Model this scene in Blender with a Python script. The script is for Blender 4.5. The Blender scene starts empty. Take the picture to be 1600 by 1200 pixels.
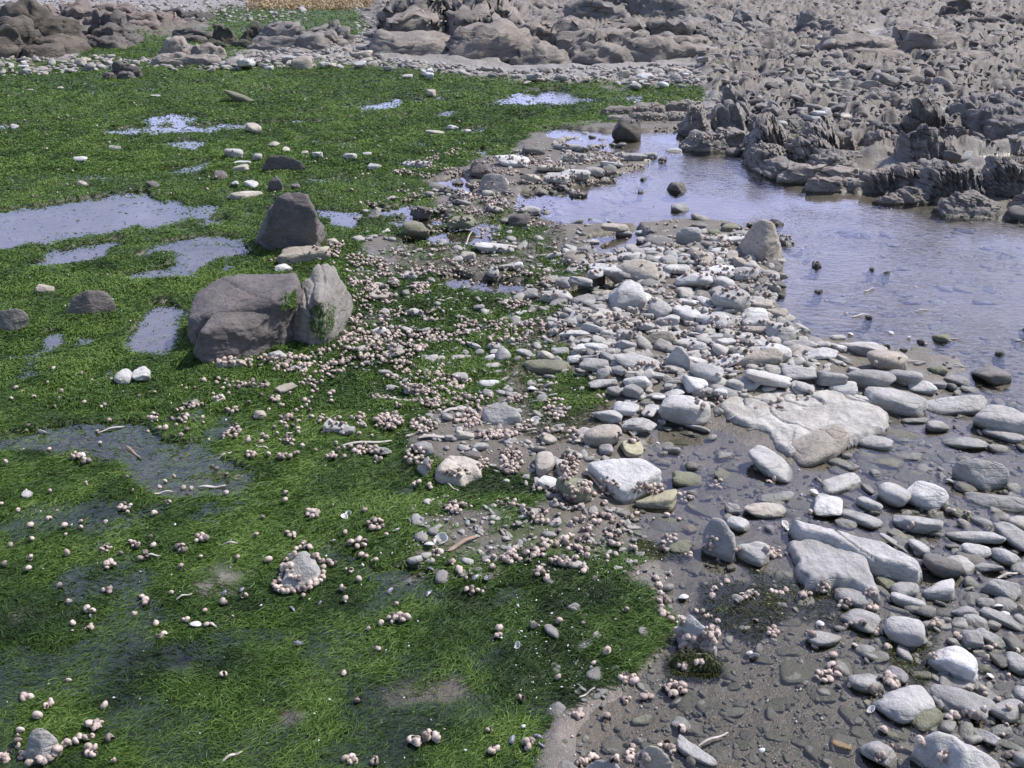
import bpy, bmesh, math, random
import numpy as np
from mathutils import Vector

random.seed(7)
RNG = np.random.default_rng(7)
C = bpy.context.scene.collection
scene = bpy.context.scene

# ------------------------------------------------------------------ camera
CAM_H, PITCH, FPX = 1.6, math.radians(25.0), 1570.0
cam_data = bpy.data.cameras.new("camera")
cam_data.sensor_width = 36.0
cam_data.lens = 36.0 * FPX / 1600.0
cam_data.clip_start, cam_data.clip_end = 0.05, 3000.0
cam = bpy.data.objects.new("camera", cam_data)
C.objects.link(cam)
cam.location = (0, 0, CAM_H)
cam.rotation_euler = (math.radians(90) - PITCH, 0, 0)
scene.camera = cam

# ------------------------------------------------------------------ sky, sun, exposure
SUN_EL, SUN_AZ = math.radians(52), math.radians(66)      # azimuth from +Y (view direction) towards +X
world = bpy.data.worlds.new("World")
scene.world = world
world.use_nodes = True
wn, wl = world.node_tree.nodes, world.node_tree.links
wn.clear()
w_out = wn.new("ShaderNodeOutputWorld")
w_bg = wn.new("ShaderNodeBackground")
sky = wn.new("ShaderNodeTexSky")
sky.sky_type = 'NISHITA'
sky.sun_disc = False
sky.sun_elevation, sky.sun_rotation = SUN_EL, SUN_AZ
sky.air_density, sky.dust_density, sky.ozone_density = 1.0, 1.2, 1.4
w_bg.inputs["Strength"].default_value = 0.11
tc = wn.new("ShaderNodeTexCoord")
mp = wn.new("ShaderNodeMapping")
mp.inputs["Scale"].default_value = (1.0, 1.0, 3.2)
cn = wn.new("ShaderNodeTexNoise")
cn.inputs["Scale"].default_value = 2.3
cn.inputs["Detail"].default_value = 7
cn.inputs["Roughness"].default_value = 0.55
cr = wn.new("ShaderNodeMapRange")
cr.inputs["From Min"].default_value, cr.inputs["From Max"].default_value = 0.36, 0.66
cr.inputs["To Min"].default_value, cr.inputs["To Max"].default_value = 0.25, 0.95
cm = wn.new("ShaderNodeMix")
cm.data_type = 'RGBA'
cm.inputs["B"].default_value = (12.0, 12.8, 22.5, 1)
sx = wn.new("ShaderNodeSeparateXYZ")
el = wn.new("ShaderNodeMapRange")
el.interpolation_type = 'SMOOTHSTEP'
for _k, _v in (("From Min", .30), ("From Max", .75), ("To Min", 1.0), ("To Max", .22)): el.inputs[_k].default_value = _v
mul = wn.new("ShaderNodeMath")
mul.operation = 'MULTIPLY'
fro = wn.new("ShaderNodeMapRange")
fro.interpolation_type = 'SMOOTHSTEP'
for _k, _v in (("From Min", -.1), ("From Max", .65), ("To Min", .12), ("To Max", 1.0)): fro.inputs[_k].default_value = _v
mul2 = wn.new("ShaderNodeMath")
mul2.operation = 'MULTIPLY'
wl.new(tc.outputs["Generated"], mp.inputs["Vector"])
wl.new(mp.outputs["Vector"], cn.inputs["Vector"])
wl.new(cn.outputs["Fac"], cr.inputs["Value"])
wl.new(tc.outputs["Generated"], sx.inputs[0])
wl.new(sx.outputs["Z"], el.inputs["Value"])
wl.new(cr.outputs["Result"], mul.inputs[0])
wl.new(el.outputs["Result"], mul.inputs[1])
wl.new(sx.outputs["Y"], fro.inputs["Value"])
wl.new(mul.outputs[0], mul2.inputs[0])
wl.new(fro.outputs["Result"], mul2.inputs[1])
wl.new(mul2.outputs[0], cm.inputs["Factor"])
wl.new(sky.outputs["Color"], cm.inputs["A"])
wl.new(cm.outputs["Result"], w_bg.inputs["Color"])
wl.new(w_bg.outputs["Background"], w_out.inputs["Surface"])

sun_data = bpy.data.lights.new("sun", 'SUN')
sun_data.energy, sun_data.angle, sun_data.color = 4.3, math.radians(0.5), (1.0, 0.94, 0.87)
sun = bpy.data.objects.new("sun", sun_data)
C.objects.link(sun)
sd = Vector((math.sin(SUN_AZ) * math.cos(SUN_EL), math.cos(SUN_AZ) * math.cos(SUN_EL), math.sin(SUN_EL)))
sun.rotation_euler = sd.to_track_quat('Z', 'Y').to_euler()
scene.view_settings.view_transform = 'Standard'
scene.view_settings.look = 'None'
scene.view_settings.exposure = 0.30
scene.cycles.max_bounces = 8
scene.cycles.transparent_max_bounces = 16
scene.cycles.caustics_reflective = False
scene.cycles.caustics_refractive = False

# ------------------------------------------------------------------ numeric helpers
def _hash(ix, iy, iz, seed):
    h = (ix.astype(np.int64) * 374761393 + iy.astype(np.int64) * 668265263 + iz.astype(np.int64) * 2147483647 + seed * 974711) & 0xFFFFFFFF
    h = ((h ^ (h >> 13)) * 1274126177) & 0xFFFFFFFF
    h = ((h ^ (h >> 16)) * 2246822519) & 0xFFFFFFFF
    return ((h ^ (h >> 15)) & 0xFFFFFF) / float(0xFFFFFF) * 2 - 1

def vnoise(x, y, z=None, seed=0):
    x = np.asarray(x, float); y = np.asarray(y, float)
    z = np.zeros_like(x) if z is None else np.asarray(z, float)
    x0, y0, z0 = np.floor(x), np.floor(y), np.floor(z)
    fx, fy, fz = x - x0, y - y0, z - z0
    fx, fy, fz = [f * f * f * (f * (f * 6 - 15) + 10) for f in (fx, fy, fz)]
    def corner(a, b, c): return _hash(x0 + a, y0 + b, z0 + c, seed)
    def lx(b, c): return corner(0, b, c) * (1 - fx) + corner(1, b, c) * fx
    r0 = lx(0, 0) * (1 - fy) + lx(1, 0) * fy
    if np.any(fz):
        r1 = lx(0, 1) * (1 - fy) + lx(1, 1) * fy
        return r0 * (1 - fz) + r1 * fz
    return r0

def fbm(x, y, z=None, octaves=4, seed=0, gain=0.5):
    s, a, f, n = 0, 1.0, 1.0, 0
    for o in range(octaves):
        s = s + a * vnoise(x * f, y * f, None if z is None else z * f, seed + o * 17)
        n += a
        a *= gain
        f *= 2.03
    return s / n

def sstep(a, b, x):
    t = np.clip((x - a) / (b - a), 0, 1)
    return t * t * (3 - 2 * t)

CP, SP = math.cos(PITCH), math.sin(PITCH)
def at(px, py, z=0.0):
    """the point of the horizontal plane z seen at photo pixel px, py (1600 x 1200)"""
    u, v = (np.asarray(px, float) - 800) / FPX, (np.asarray(py, float) - 600) / FPX
    dy, dz = CP - v * SP, -SP - v * CP
    t = (np.asarray(z, float) - CAM_H) / dz
    return u * t, dy * t

def project(x, y, z=0.0):
    zz = np.asarray(z, float) - CAM_H
    d = np.maximum(y * CP - zz * SP, 0.05)
    return 800 + FPX * x / d, 600 - FPX * (y * SP + zz * CP) / d

def depth_of(py):
    return CAM_H / np.maximum(SP + (np.asarray(py, float) - 600) / FPX * CP, 0.02)

# ------------------------------------------------------------------ ground layout masks (plan of pools, weed, gravel)
MX0, MY0, MS = -500, -140, 2.0
MW, MH = 1300, 920
GX, GY = np.meshgrid(MX0 + MS * np.arange(MW), MY0 + MS * np.arange(MH))

def poly_mask(polys, vals=None, blur=3):
    m = np.zeros((MH, MW))
    for k, P in enumerate(polys):
        P = np.array(P, float)
        ins = np.zeros((MH, MW), bool)
        x1, y1 = P[-1]
        for x2, y2 in P:
            if y1 != y2:
                c = ((y1 > GY) != (y2 > GY)) & (GX < (x2 - x1) * (GY - y1) / (y2 - y1) + x1)
                ins ^= c
            x1, y1 = x2, y2
        v = 1.0 if vals is None else vals[k]
        m = np.where(ins, v, m)
    return blur_mask(m, blur)

def blur_mask(m, r):
    for _ in range(2):
        for ax in (0, 1):
            if r < 1: continue
            pad = [(0, 0), (0, 0)]; pad[ax] = (r + 1, r)
            c = np.cumsum(np.pad(m, pad, mode='edge'), axis=ax)
            n = m.shape[ax]
            a = np.take(c, np.arange(2 * r + 1, 2 * r + 1 + n), axis=ax) - np.take(c, np.arange(0, n), axis=ax)
            m = a / (2 * r + 1)
    return m

def lookup(m, px, py):
    fx = np.clip((px - MX0) / MS, 0, MW - 1.01); fy = np.clip((py - MY0) / MS, 0, MH - 1.01)
    ix, iy = fx.astype(int), fy.astype(int)
    tx, ty = fx - ix, fy - iy
    return (m[iy, ix] * (1 - tx) + m[iy, ix + 1] * tx) * (1 - ty) + (m[iy + 1, ix] * (1 - tx) + m[iy + 1, ix + 1] * tx) * ty

POOLS = [
    [(840,205),(880,199),(960,208),(1080,204),(1095,225),(1180,225),(1238,203),(1256,212),(1208,243),(1215,268),(1290,298),(1420,304),(1540,338),(1640,350),(2100,420),(2100,640),(1640,630),(1540,612),(1500,560),(1330,535),(1260,535),(1210,480),(1225,410),(1216,380),(1150,352),(1090,345),(1000,352),(920,356),(880,356),(820,340),(798,325),(812,300),(900,290),(960,272),(1010,258),(1000,243),(900,235)],
    [(-300,345),(0,330),(90,315),(170,304),(235,299),(252,316),(200,346),(120,376),(0,392),(-300,420)],
    [(190,344),(268,310),(300,325),(372,321),(320,341),(230,357)],
    [(40,412),(130,386),(180,394),(150,408),(60,420)],
    [(200,405),(240,380),(330,364),(376,371),(392,395),(335,408),(300,436),(210,442),(190,430),(280,412),(270,396)],
    [(235,470),(265,467),(292,488),(284,520),(262,557),(188,548),(205,520)],
    [(150,206),(200,186),(230,165),(310,174),(330,189),(462,189),(380,205),(280,214),(335,228),(300,237),(240,226)],
    [(255,266),(332,252),(312,269),(275,273)], [(565,165),(622,157),(616,170),(570,173)],
    [(660,180),(716,172),(704,184)], [(765,161),(800,146),(880,139),(892,150),(948,158),(850,166)], [(720,236),(768,230),(756,243)],
    [(965,152),(1010,148),(1000,160)], [(590,184),(640,178),(640,184)], [(450,224),(562,219),(540,227)], [(700,205),(770,196),(750,206)],
    [(65,520),(97,514),(97,540),(66,541)],
    [(-300,690),(0,680),(110,664),(220,658),(252,680),(330,700),(392,738),(384,772),(240,774),(180,722),(0,706),(-300,720)],
    [(498,331),(556,334),(552,356),(518,352)], [(570,326),(640,317),(642,335),(592,337)], [(600,347),(690,338),(690,352),(640,358)],
    [(648,372),(765,348),(760,384),(640,384)], [(690,442),(720,428),(740,436),(812,440),(802,457),(712,454)], [(664,286),(722,276),(728,302),(690,307)],
    [(886,456),(965,440),(955,472),(893,484)], [(925,372),(990,362),(1005,398),(935,404)],
    [(1250,141),(1300,133),(1392,144),(1382,151)], [(1463,161),(1502,157),(1490,166)], [(1528,247),(1588,240),(1582,257),(1540,257)],
    [(1198,133),(1232,128),(1228,138)], [(800,97),(960,96),(1030,99),(960,105),(820,106)], [(1490,183),(1530,180),(1520,187)],
    [(1590,240),(1660,236),(1660,262),(1592,258)], [(1340,52),(1385,46),(1372,58)], [(690,600),(760,585),(800,590),(760,625),(740,650),(700,640)],
    [(560,890),(690,880),(680,915),(600,920)], [(700,795),(860,800),(960,830),(850,865),(760,850)],
]
POOLS[6] = [(146,207),(200,198),(300,195),(462,189),(390,203),(285,209),(200,213)]
POOLS += [[(212,187),(262,177),(335,182),(305,189),(232,193)], [(238,225),(288,216),(338,221),(302,235),(268,231)], [(290,241),(332,238),(325,245)], [(-200,205),(20,192),(70,190),(10,203)], [(95,372),(175,352),(240,345),(180,366)], [(60,398),(190,372),(215,374),(120,402)], [(395,192),(470,187),(520,191),(440,196)], [(300,352),(345,340),(365,343),(330,354)]]
for _k in (18, 19, 20, 21, 22, 23, 24, 25, 7, 8, 9, 11, 12, 13, 14, 15):
    _c = np.mean(POOLS[_k], axis=0)
    POOLS[_k] = [tuple(_c + (np.array(q) - _c) * 1.22) for q in POOLS[_k]]
POOL_V = [1.0] * len(POOLS)
POOL_V[17] = 0.75
for k in (34, 35, 36): POOL_V[k] = 0.40
M_pool = poly_mask(POOLS, POOL_V, 1)
M_poolb = poly_mask(POOLS, POOL_V, 4)
M_strand = poly_mask(POOLS[17:18], None, 5)

SHALLOW = [
    [(990,640),(1120,660),(1250,720),(1500,560),(2100,620),(2100,1700),(880,1700),(880,1130),(1010,1040),(1040,900),(960,830),(1000,760)],
    [(-500,790),(180,760),(420,780),(560,890),(900,930),(960,1040),(840,1120),(780,1700),(-500,1700)],
    [(1040,1050),(1110,1010),(1200,985),(1330,1000),(1440,1090),(1440,1300),(1060,1300)],
]
M_shal = poly_mask(SHALLOW, [1.14, 1.17, 1.42], 16)

ALG = [
    [(-500,112),(200,100),(560,106),(820,133),(1100,140),(1105,162),(965,186),(840,204),(800,238),(690,262),(660,300),(700,330),(640,365),(560,372),(600,420),(720,440),(830,470),(790,520),(800,600),(760,640),(690,640),(640,690),(690,735),(770,740),(850,762),(840,792),(760,805),(640,830),(600,880),(700,890),(780,910),(850,885),(1000,905),(1032,960),(1000,1010),(950,1060),(870,1115),(820,1215),(780,1700),(-500,1700)],
    [(330,14),(560,16),(575,52),(520,66),(330,68)], [(130,62),(330,50),(420,80),(240,112),(120,118)], [(560,78),(600,66),(600,80)],
    [(620,800),(800,790),(960,820),(1000,840),(1000,890),(860,890),(600,900)], [(1100,905),(1190,905),(1250,950),(1180,1000),(1120,990)], [(800,600),(930,590),(950,650),(820,670)],
    [(790,370),(850,360),(890,400),(900,430),(840,420)], [(850,860),(880,820),(930,830),(910,870)], [(610,420),(760,460),(740,490),(600,470)],
    [(720,400),(860,380),(920,430),(870,480),(890,560),(930,600),(900,660),(780,650),(790,520),(830,470)], [(620,330),(760,330),(840,350),(800,400),(700,420),(600,410)],
]
M_alg = poly_mask(ALG, [1, .95, .8, .8, .58, .12, .45, .85, .7, .9, .55, .6], 5)
THIN = [[(540,400),(880,330),(900,440),(880,640),(720,690),(560,640),(520,560)], [(500,300),(900,240),(840,360),(560,400)], [(640,790),(1000,800),(1000,890),(640,900)],
        [(300,560),(540,560),(640,690),(420,700)], [(-500,120),(560,110),(560,125),(-500,140)], [(0,655),(250,655),(395,738),(385,775),(230,775),(0,710)],
        [(-500,780),(200,780),(520,800),(640,900),(900,960),(860,1100),(700,1300),(-500,1300)],
        [(560,1060),(740,1040),(760,1090),(600,1120)], [(380,990),(300,1040),(200,1045),(330,1000)], [(0,930),(130,930),(150,1000),(20,1010)], [(260,870),(430,880),(410,950),(300,940)], [(110,820),(210,840),(190,880),(100,870)],
        [(430,1090),(500,1100),(520,1150),(420,1150)], [(560,890),(700,890),(690,920),(580,930)], [(-100,850),(60,840),(80,880),(-100,890)], [(150,1070),(250,1080),(230,1110),(140,1100)], [(640,960),(760,975),(740,1010),(620,1000)], [(470,990),(560,1000),(550,1030),(470,1020)], [(548,420),(600,420),(640,520),(590,560),(470,590),(330,570),(420,562),(520,545)]]
M_thin = poly_mask(THIN, [.38, .3, .42, .2, .4, .5, .26, .85, .75, .7, .7, .6, .85, .8, .6, .55, .55, .6, .72], 6)
GRAV = [
    [(-500,-140),(480,-140),(470,12),(330,18),(250,40),(0,34),(-500,40)], [(-500,84),(160,82),(330,96),(330,112),(180,100),(-500,125)],
    [(520,60),(640,40),(900,96),(1110,100),(1120,136),(820,132),(560,106)], [(1060,-140),(2100,-140),(2100,330),(1420,290),(1250,210),(1090,170),(1110,100)],
    [(240,80),(420,70),(560,80),(560,104),(240,108)], [(560,-140),(1100,-140),(1110,60),(600,60)],
]
M_grav = poly_mask(GRAV, None, 3)
ROCKY = [[(1085,100),(1075,60),(1060,-140),(2100,-140),(2100,300),(1640,300),(1500,262),(1420,270),(1330,250),(1250,200),(1200,180),(1120,168)], [(590,88),(600,-140),(1090,-140),(1100,82)], [(-500,82),(-500,22),(250,24),(330,34),(180,72),(60,84)]]
M_farpool = poly_mask([[tuple(np.mean(P, axis=0) + (np.array(q) - np.mean(P, axis=0)) * 1.25) for q in P] for P in POOLS[26:34]], None, 1)
M_rock = poly_mask(ROCKY, [1, 1, .8], 4) * (1 - np.clip(1.6 * blur_mask(np.maximum(M_farpool, np.roll(M_farpool, 4, 0)), 5), 0, 1))
MOUND = [[(900,400),(1060,372),(1190,385),(1215,470),(1240,530),(1320,560),(1300,620),(1130,640),(980,640),(880,560),(870,480)]]
M_mound = poly_mask(MOUND, None, 10)

def masks(x, y):
    px, py = project(x, y)
    s = np.clip((py + 130) / 900, 0.08, 1.5)
    wx = px + 16 * s * fbm(x * 4, y * 4, octaves=3, seed=31)
    wy = py + 5 * s * fbm(x * 4, y * 4, octaves=3, seed=57)
    return px, py, wx, wy

def ground_h(x, y):
    x = np.asarray(x, float); y = np.asarray(y, float)
    px, py, wx, wy = masks(x, y)
    pool = lookup(M_pool, wx, wy)
    alg = lookup(M_alg, wx, wy)
    shal = lookup(M_shal, wx, wy)
    grav = lookup(M_grav, wx, wy)
    mound = lookup(M_mound, wx, wy)
    big = fbm(x * 1.3, y * 1.3, octaves=3, seed=3)
    mid = fbm(x * 4.5, y * 4.5, octaves=4, seed=5)
    hum = fbm(x * 7.0, y * 6.0, octaves=3, seed=9)
    fine = fbm(x * 26, y * 26, octaves=3, seed=13)
    stk = np.minimum(fbm(x * 2.2 + y * .4, y * 7.5 - x * .6, octaves=3, seed=61) - .05, .1)
    rock = lookup(M_rock, wx, wy)
    sx_, sy_ = x * .86 + y * .5, -x * .5 + y * .86
    rdg = 1 - np.abs(fbm(sx_ * 1.5 + .5 * mid, sy_ * 3.4, octaves=4, seed=41, gain=.55)) * 1.9
    rdg2 = 1 - np.abs(fbm(sx_ * 6, sy_ * 11, octaves=3, seed=47, gain=.6)) * 1.8
    h = 0.026 + 0.012 * big + 0.010 * mid + 0.0025 * fine
    land = 0.010 + 0.006 * big + 0.024 * hum + 0.004 * mid + 0.0055 * fine
    wl_ = alg * (1 - shal) * (1 - sstep(.5, .9, mound))
    h = h * (1 - wl_) + land * wl_
    h = h + 0.035 * mound + grav * (0.03 + 0.03 * mid)
    h = h + rock * (0.145 * np.clip(rdg, 0, 1) ** 2 + 0.03 * np.clip(rdg2, 0, 1) - .05)
    h = h - shal * (0.031 + 0.006 * mid) + shal * alg * 0.016 * (hum + 0.25)
    p = sstep(0.22, 0.62, pool + 0.16 * mid * (pool > 0.02) + .55 * stk * (pool > .02) * (lookup(M_poolwide, wx, wy) < .02))
    p = np.maximum(p, sstep(.3, .7, lookup(M_farpool, px, py)))
    deep = -0.017 - 0.045 * sstep(0.6, 1.0, lookup(M_poolwide, wx, wy)) + 0.006 * mid + 0.003 * fine
    return h * (1 - p) + np.minimum(deep, h) * p
M_poolwide = blur_mask(poly_mask(POOLS[:1], None, 2), 14)

def gz(x, y):
    return float(ground_h(np.array([x]), np.array([y]))[0])

# ------------------------------------------------------------------ mesh helpers
def new_mesh(name, V, F, smooth=True, attrs=None):
    V = np.ascontiguousarray(V, np.float32); F = np.ascontiguousarray(F, np.int32)
    me = bpy.data.meshes.new(name)
    n, k = F.shape
    me.vertices.add(len(V)); me.vertices.foreach_set("co", V.ravel())
    me.loops.add(n * k); me.loops.foreach_set("vertex_index", F.ravel())
    me.polygons.add(n); me.polygons.foreach_set("loop_start", np.arange(0, n * k, k, dtype=np.int32))
    me.update(calc_edges=True)
    if smooth: me.polygons.foreach_set("use_smooth", np.ones(n, bool))
    for an, av in (attrs or {}).items():
        a = me.attributes.new(an, 'FLOAT', 'POINT')
        a.data.foreach_set("value", np.ascontiguousarray(av, np.float32))
    me.validate()
    return me

def link(name, me, mat, parent=None):
    o = bpy.data.objects.new(name, me)
    if mat is not None and len(me.materials) == 0: me.materials.append(mat)
    C.objects.link(o)
    if parent is not None: o.parent = parent
    return o

def tag(o, label=None, cat=None, group=None, kind=None):
    if label: o["label"] = label
    if cat: o["category"] = cat
    if group: o["group"] = group
    if kind: o["kind"] = kind
    return o

def ico(sub):
    bm = bmesh.new()
    bmesh.ops.create_icosphere(bm, subdivisions=sub, radius=1.0)
    V = np.array([v.co[:] for v in bm.verts]); F = np.array([[v.index for v in f.verts] for f in bm.faces])
    bm.free()
    return V / np.linalg.norm(V, axis=1)[:, None], F
ICO = {s: ico(s) for s in (1, 2, 3, 4, 5, 6)}

def soft_poly(D, normals, offs, p):
    s = np.zeros(len(D))
    for n, d in zip(normals, offs):
        s += np.maximum(0, D @ n / d) ** p
    return s ** (-1.0 / p)

def stone_mesh(kind, seed, sub=4):
    """unit stone: half extents 1, kinds: r rounded, f flat worn, a angular, t wedge shaped"""
    r = np.random.default_rng(seed)
    D, F = ICO[sub]
    n = {'r': 11, 'f': 9, 'a': 9, 't': 7}[kind]
    p = {'r': 5, 'f': 6, 'a': 16, 't': 11}[kind]
    N = r.normal(size=(n, 3)); N /= np.linalg.norm(N, axis=1)[:, None]
    N = np.vstack([N, [[0, 0, 1], [0, 0, -1], [1, 0, 0], [-1, 0, 0], [0, 1, 0], [0, -1, 0]]])
    lo = {'r': .8, 'f': .68, 'a': .55, 't': .5}[kind]
    O = r.uniform(lo, 1.15, len(N))
    O[n:] = r.uniform(.85, 1.1, 6)
    if kind == 'f': O[n] = .8
    V = D * soft_poly(D, N, O, p)[:, None]
    if kind == 't':
        V[:, 1] *= 1 - 0.42 * (V[:, 0] * .5 + .5)
    q = r.uniform(0, 50, 3)
    amp = {'r': .075, 'f': .10, 'a': .11, 't': .10}[kind]
    nz = fbm(V[:, 0] * 1.7 + q[0], V[:, 1] * 1.7 + q[1], V[:, 2] * 1.7 + q[2], octaves=4, seed=seed)
    nf = fbm(V[:, 0] * 7 + q[0], V[:, 1] * 7 + q[1], V[:, 2] * 7 + q[2], octaves=3, seed=seed + 3)
    V = V * (1 + amp * nz * 1.6 + amp * .22 * nf)[:, None]
    V -= (V.max(0) + V.min(0)) / 2
    V /= (V.max(0) - V.min(0)) / 2
    return V, F

def smooth_mesh(V, F, it, w=.5):
    E = np.vstack([F[:, [0, 1]], F[:, [1, 2]], F[:, [2, 0]]])
    cnt = np.zeros(len(V)); np.add.at(cnt, E[:, 0], 1)
    for _ in range(it):
        S = np.zeros_like(V); np.add.at(S, E[:, 0], V[E[:, 1]])
        V = V * (1 - w) + w * S / cnt[:, None]
    return V

def hull_planes(Q, c):
    bm = bmesh.new()
    for q in Q: bm.verts.new(q)
    bmesh.ops.convex_hull(bm, input=bm.verts)
    bm.normal_update()
    N, O = [], []
    for f in bm.faces:
        n = np.array(f.normal[:]); d = float(np.dot(n, np.array(f.verts[0].co[:]) - c))
        if d < 0: n, d = -n, -d
        N.append(n); O.append(max(d, .004))
    bm.free()
    return np.array(N), np.array(O)

def hard_hull(Q, sub, it):
    c = (Q.max(0) + Q.min(0)) / 2
    N, O = hull_planes(Q, c)
    D, F = ICO[sub]
    sc = (Q.max(0) - Q.min(0)) / 2
    D = D * sc; D = D / np.linalg.norm(D, axis=1)[:, None]
    r = (np.maximum(D @ N.T, 1e-6) / O).max(1)
    return smooth_mesh(D / r[:, None], F, it), F, c

def shard_mesh(seed, npts=14, sub=4, it=3, taper=.75):
    """unit slate shard: hull of random points in a box, narrower towards the top"""
    r = np.random.default_rng(seed)
    Q = r.uniform(-1, 1, (npts, 3)); k = np.abs(Q).max(1); Q = Q / k[:, None]
    up = (Q[:, 2] + 1) / 2
    Q[:, 0] *= 1 - (1 - taper) * up * r.uniform(.3, 1.6); Q[:, 1] *= 1 - (1 - taper) * up
    V, F, c = hard_hull(Q, sub, it)
    q = r.uniform(0, 50, 3)
    n1 = fbm(V[:, 0] * 2 + q[0], V[:, 1] * 2 + q[1], V[:, 2] * 1.2 + q[2], octaves=5, seed=seed, gain=.6)
    V = V * (1 + .11 * n1)[:, None]
    V -= (V.max(0) + V.min(0)) / 2
    return V / ((V.max(0) - V.min(0)) / 2), F

def flute(V, ang, period, depth, zmax, seed, lean=0.0, uneven=.9):
    """cut upright bedding joints into a rock: narrow grooves between plates of uneven height"""
    w = V[:, 0] * math.cos(ang) + V[:, 1] * math.sin(ang) - lean * V[:, 2]
    u = w / period + .9 * fbm(V[:, 0] / period * .22 + seed, V[:, 1] / period * .22, V[:, 2] / period * .10, octaves=3, seed=seed)
    cell = np.floor(u); f = u - cell
    g = np.exp(-(np.minimum(f, 1 - f) / .15) ** 2)
    hs = _hash(cell, cell * 0 + seed, cell * 0, seed) * .5 + .5
    up = np.clip(V[:, 2] / zmax, 0, 1)
    V = V.copy()
    V[:, :2] *= (1 - depth * g * .6 - .25 * depth * hs)[:, None]
    V[:, 2] -= zmax * up * (depth * .75 * g + depth * uneven * hs * up)
    return V

def rough(V, size, amp, seed):
    k = 1.0 / size
    n1 = fbm(V[:, 0] * k * 1.3 + seed, V[:, 1] * k * 1.3, V[:, 2] * k * 2.2, octaves=5, seed=seed, gain=.55)
    n2 = fbm(V[:, 0] * k * 1.3 + seed + 40, V[:, 1] * k * 1.3, V[:, 2] * k * 2.2, octaves=5, seed=seed + 5, gain=.55)
    n3 = fbm(V[:, 0] * k * 1.3 + seed, V[:, 1] * k * 1.3 + 70, V[:, 2] * k * 3.5, octaves=5, seed=seed + 9, gain=.6)
    return V + amp * size * np.stack([n1, n2, n3], -1)

def rotz(a):
    c, s = math.cos(a), math.sin(a)
    return np.array([[c, -s, 0], [s, c, 0], [0, 0, 1.0]])

def joined(base_list, pick, S, R, T, extra=None):
    """one mesh out of many transformed copies; base_list = [(V, F)], pick = index per copy, S scale (n,3), R (n,3,3), T (n,3)"""
    Vs, Fs, A, off = [], [], [], 0
    for b, (V, F) in enumerate(base_list):
        idx = np.nonzero(pick == b)[0]
        if len(idx) == 0: continue
        P = V[None] * S[idx][:, None, :]
        P = np.einsum('nij,nvj->nvi', R[idx], P) + T[idx][:, None, :]
        Vs.append(P.reshape(-1, 3))
        Fs.append((F[None] + (np.arange(len(idx)) * len(V))[:, None, None]).reshape(-1, F.shape[1]) + off)
        if extra is not None: A.append(np.repeat(extra[idx], len(V)))
        off += len(idx) * len(V)
    return np.vstack(Vs), np.vstack(Fs), (np.concatenate(A) if extra is not None else None)

def rand_rot(n, tilt, r=RNG):
    yaw = r.uniform(0, 2 * math.pi, n); tx = r.normal(0, tilt, n); ty = r.normal(0, tilt, n)
    R = np.zeros((n, 3, 3))
    for i in range(n):
        cx, sx, cy, sy = math.cos(tx[i]), math.sin(tx[i]), math.cos(ty[i]), math.sin(ty[i])
        Rx = np.array([[1, 0, 0], [0, cx, -sx], [0, sx, cx]]); Ry = np.array([[cy, 0, sy], [0, 1, 0], [-sy, 0, cy]])
        R[i] = Ry @ Rx @ rotz(yaw[i])
    return R

# ------------------------------------------------------------------ materials
class NT:
    def __init__(s, name):
        s.m = bpy.data.materials.new(name); s.m.use_nodes = True
        s.t = s.m.node_tree; s.t.nodes.clear()
        s.out = s.n("ShaderNodeOutputMaterial")
    def n(s, typ, **kw):
        x = s.t.nodes.new(typ)
        for k, v in kw.items(): setattr(x, k, v)
        return x
    def l(s, a, b): s.t.links.new(a, b)
    def noise(s, vec, scale, detail=4, rough=.55, dist=0):
        x = s.n("ShaderNodeTexNoise"); s.l(vec, x.inputs["Vector"])
        x.inputs["Scale"].default_value = scale; x.inputs["Detail"].default_value = detail
        x.inputs["Roughness"].default_value = rough; x.inputs["Distortion"].default_value = dist
        return x.outputs["Fac"]
    def rng(s, v, a, b, c=0.0, d=1.0, smooth=False):
        x = s.n("ShaderNodeMapRange"); s.l(v, x.inputs["Value"])
        if smooth: x.interpolation_type = 'SMOOTHSTEP'
        for k, q in zip(("From Min", "From Max", "To Min", "To Max"), (a, b, c, d)): x.inputs[k].default_value = q
        return x.outputs["Result"]
    def mix(s, f, a, b, mode='MIX'):
        x = s.n("ShaderNodeMix", data_type='RGBA', blend_type=mode)
        for key, v in (("Factor", f), ("A", a), ("B", b)):
            if isinstance(v, (int, float)): x.inputs[key].default_value = v
            elif isinstance(v, tuple): x.inputs[key].default_value = (*v, 1) if len(v) == 3 else v
            else: s.l(v, x.inputs[key])
        return x.outputs["Result"]
    def math(s, op, a, b=None):
        x = s.n("ShaderNodeMath", operation=op)
        for i, v in enumerate((a, b)):
            if v is None: continue
            if isinstance(v, (int, float)): x.inputs[i].default_value = v
            else: s.l(v, x.inputs[i])
        return x.outputs[0]
    def bump(s, h, strength, dist, nrm=None):
        x = s.n("ShaderNodeBump"); s.l(h, x.inputs["Height"])
        x.inputs["Strength"].default_value = strength; x.inputs["Distance"].default_value = dist
        if nrm is not None: s.l(nrm, x.inputs["Normal"])
        return x.outputs["Normal"]
    def attr(s, name): return s.n("ShaderNodeAttribute", attribute_name=name).outputs["Fac"]
    def bsdf(s, col, rough, nrm=None, spec=.5):
        x = s.n("ShaderNodeBsdfPrincipled")
        for key, v in (("Base Color", col), ("Roughness", rough), ("Specular IOR Level", spec)):
            if isinstance(v, (int, float)): x.inputs[key].default_value = v
            elif isinstance(v, tuple): x.inputs[key].default_value = (*v, 1)
            else: s.l(v, x.inputs[key])
        if nrm is not None: s.l(nrm, x.inputs["Normal"])
        s.l(x.outputs[0], s.out.inputs["Surface"])
        return x

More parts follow.
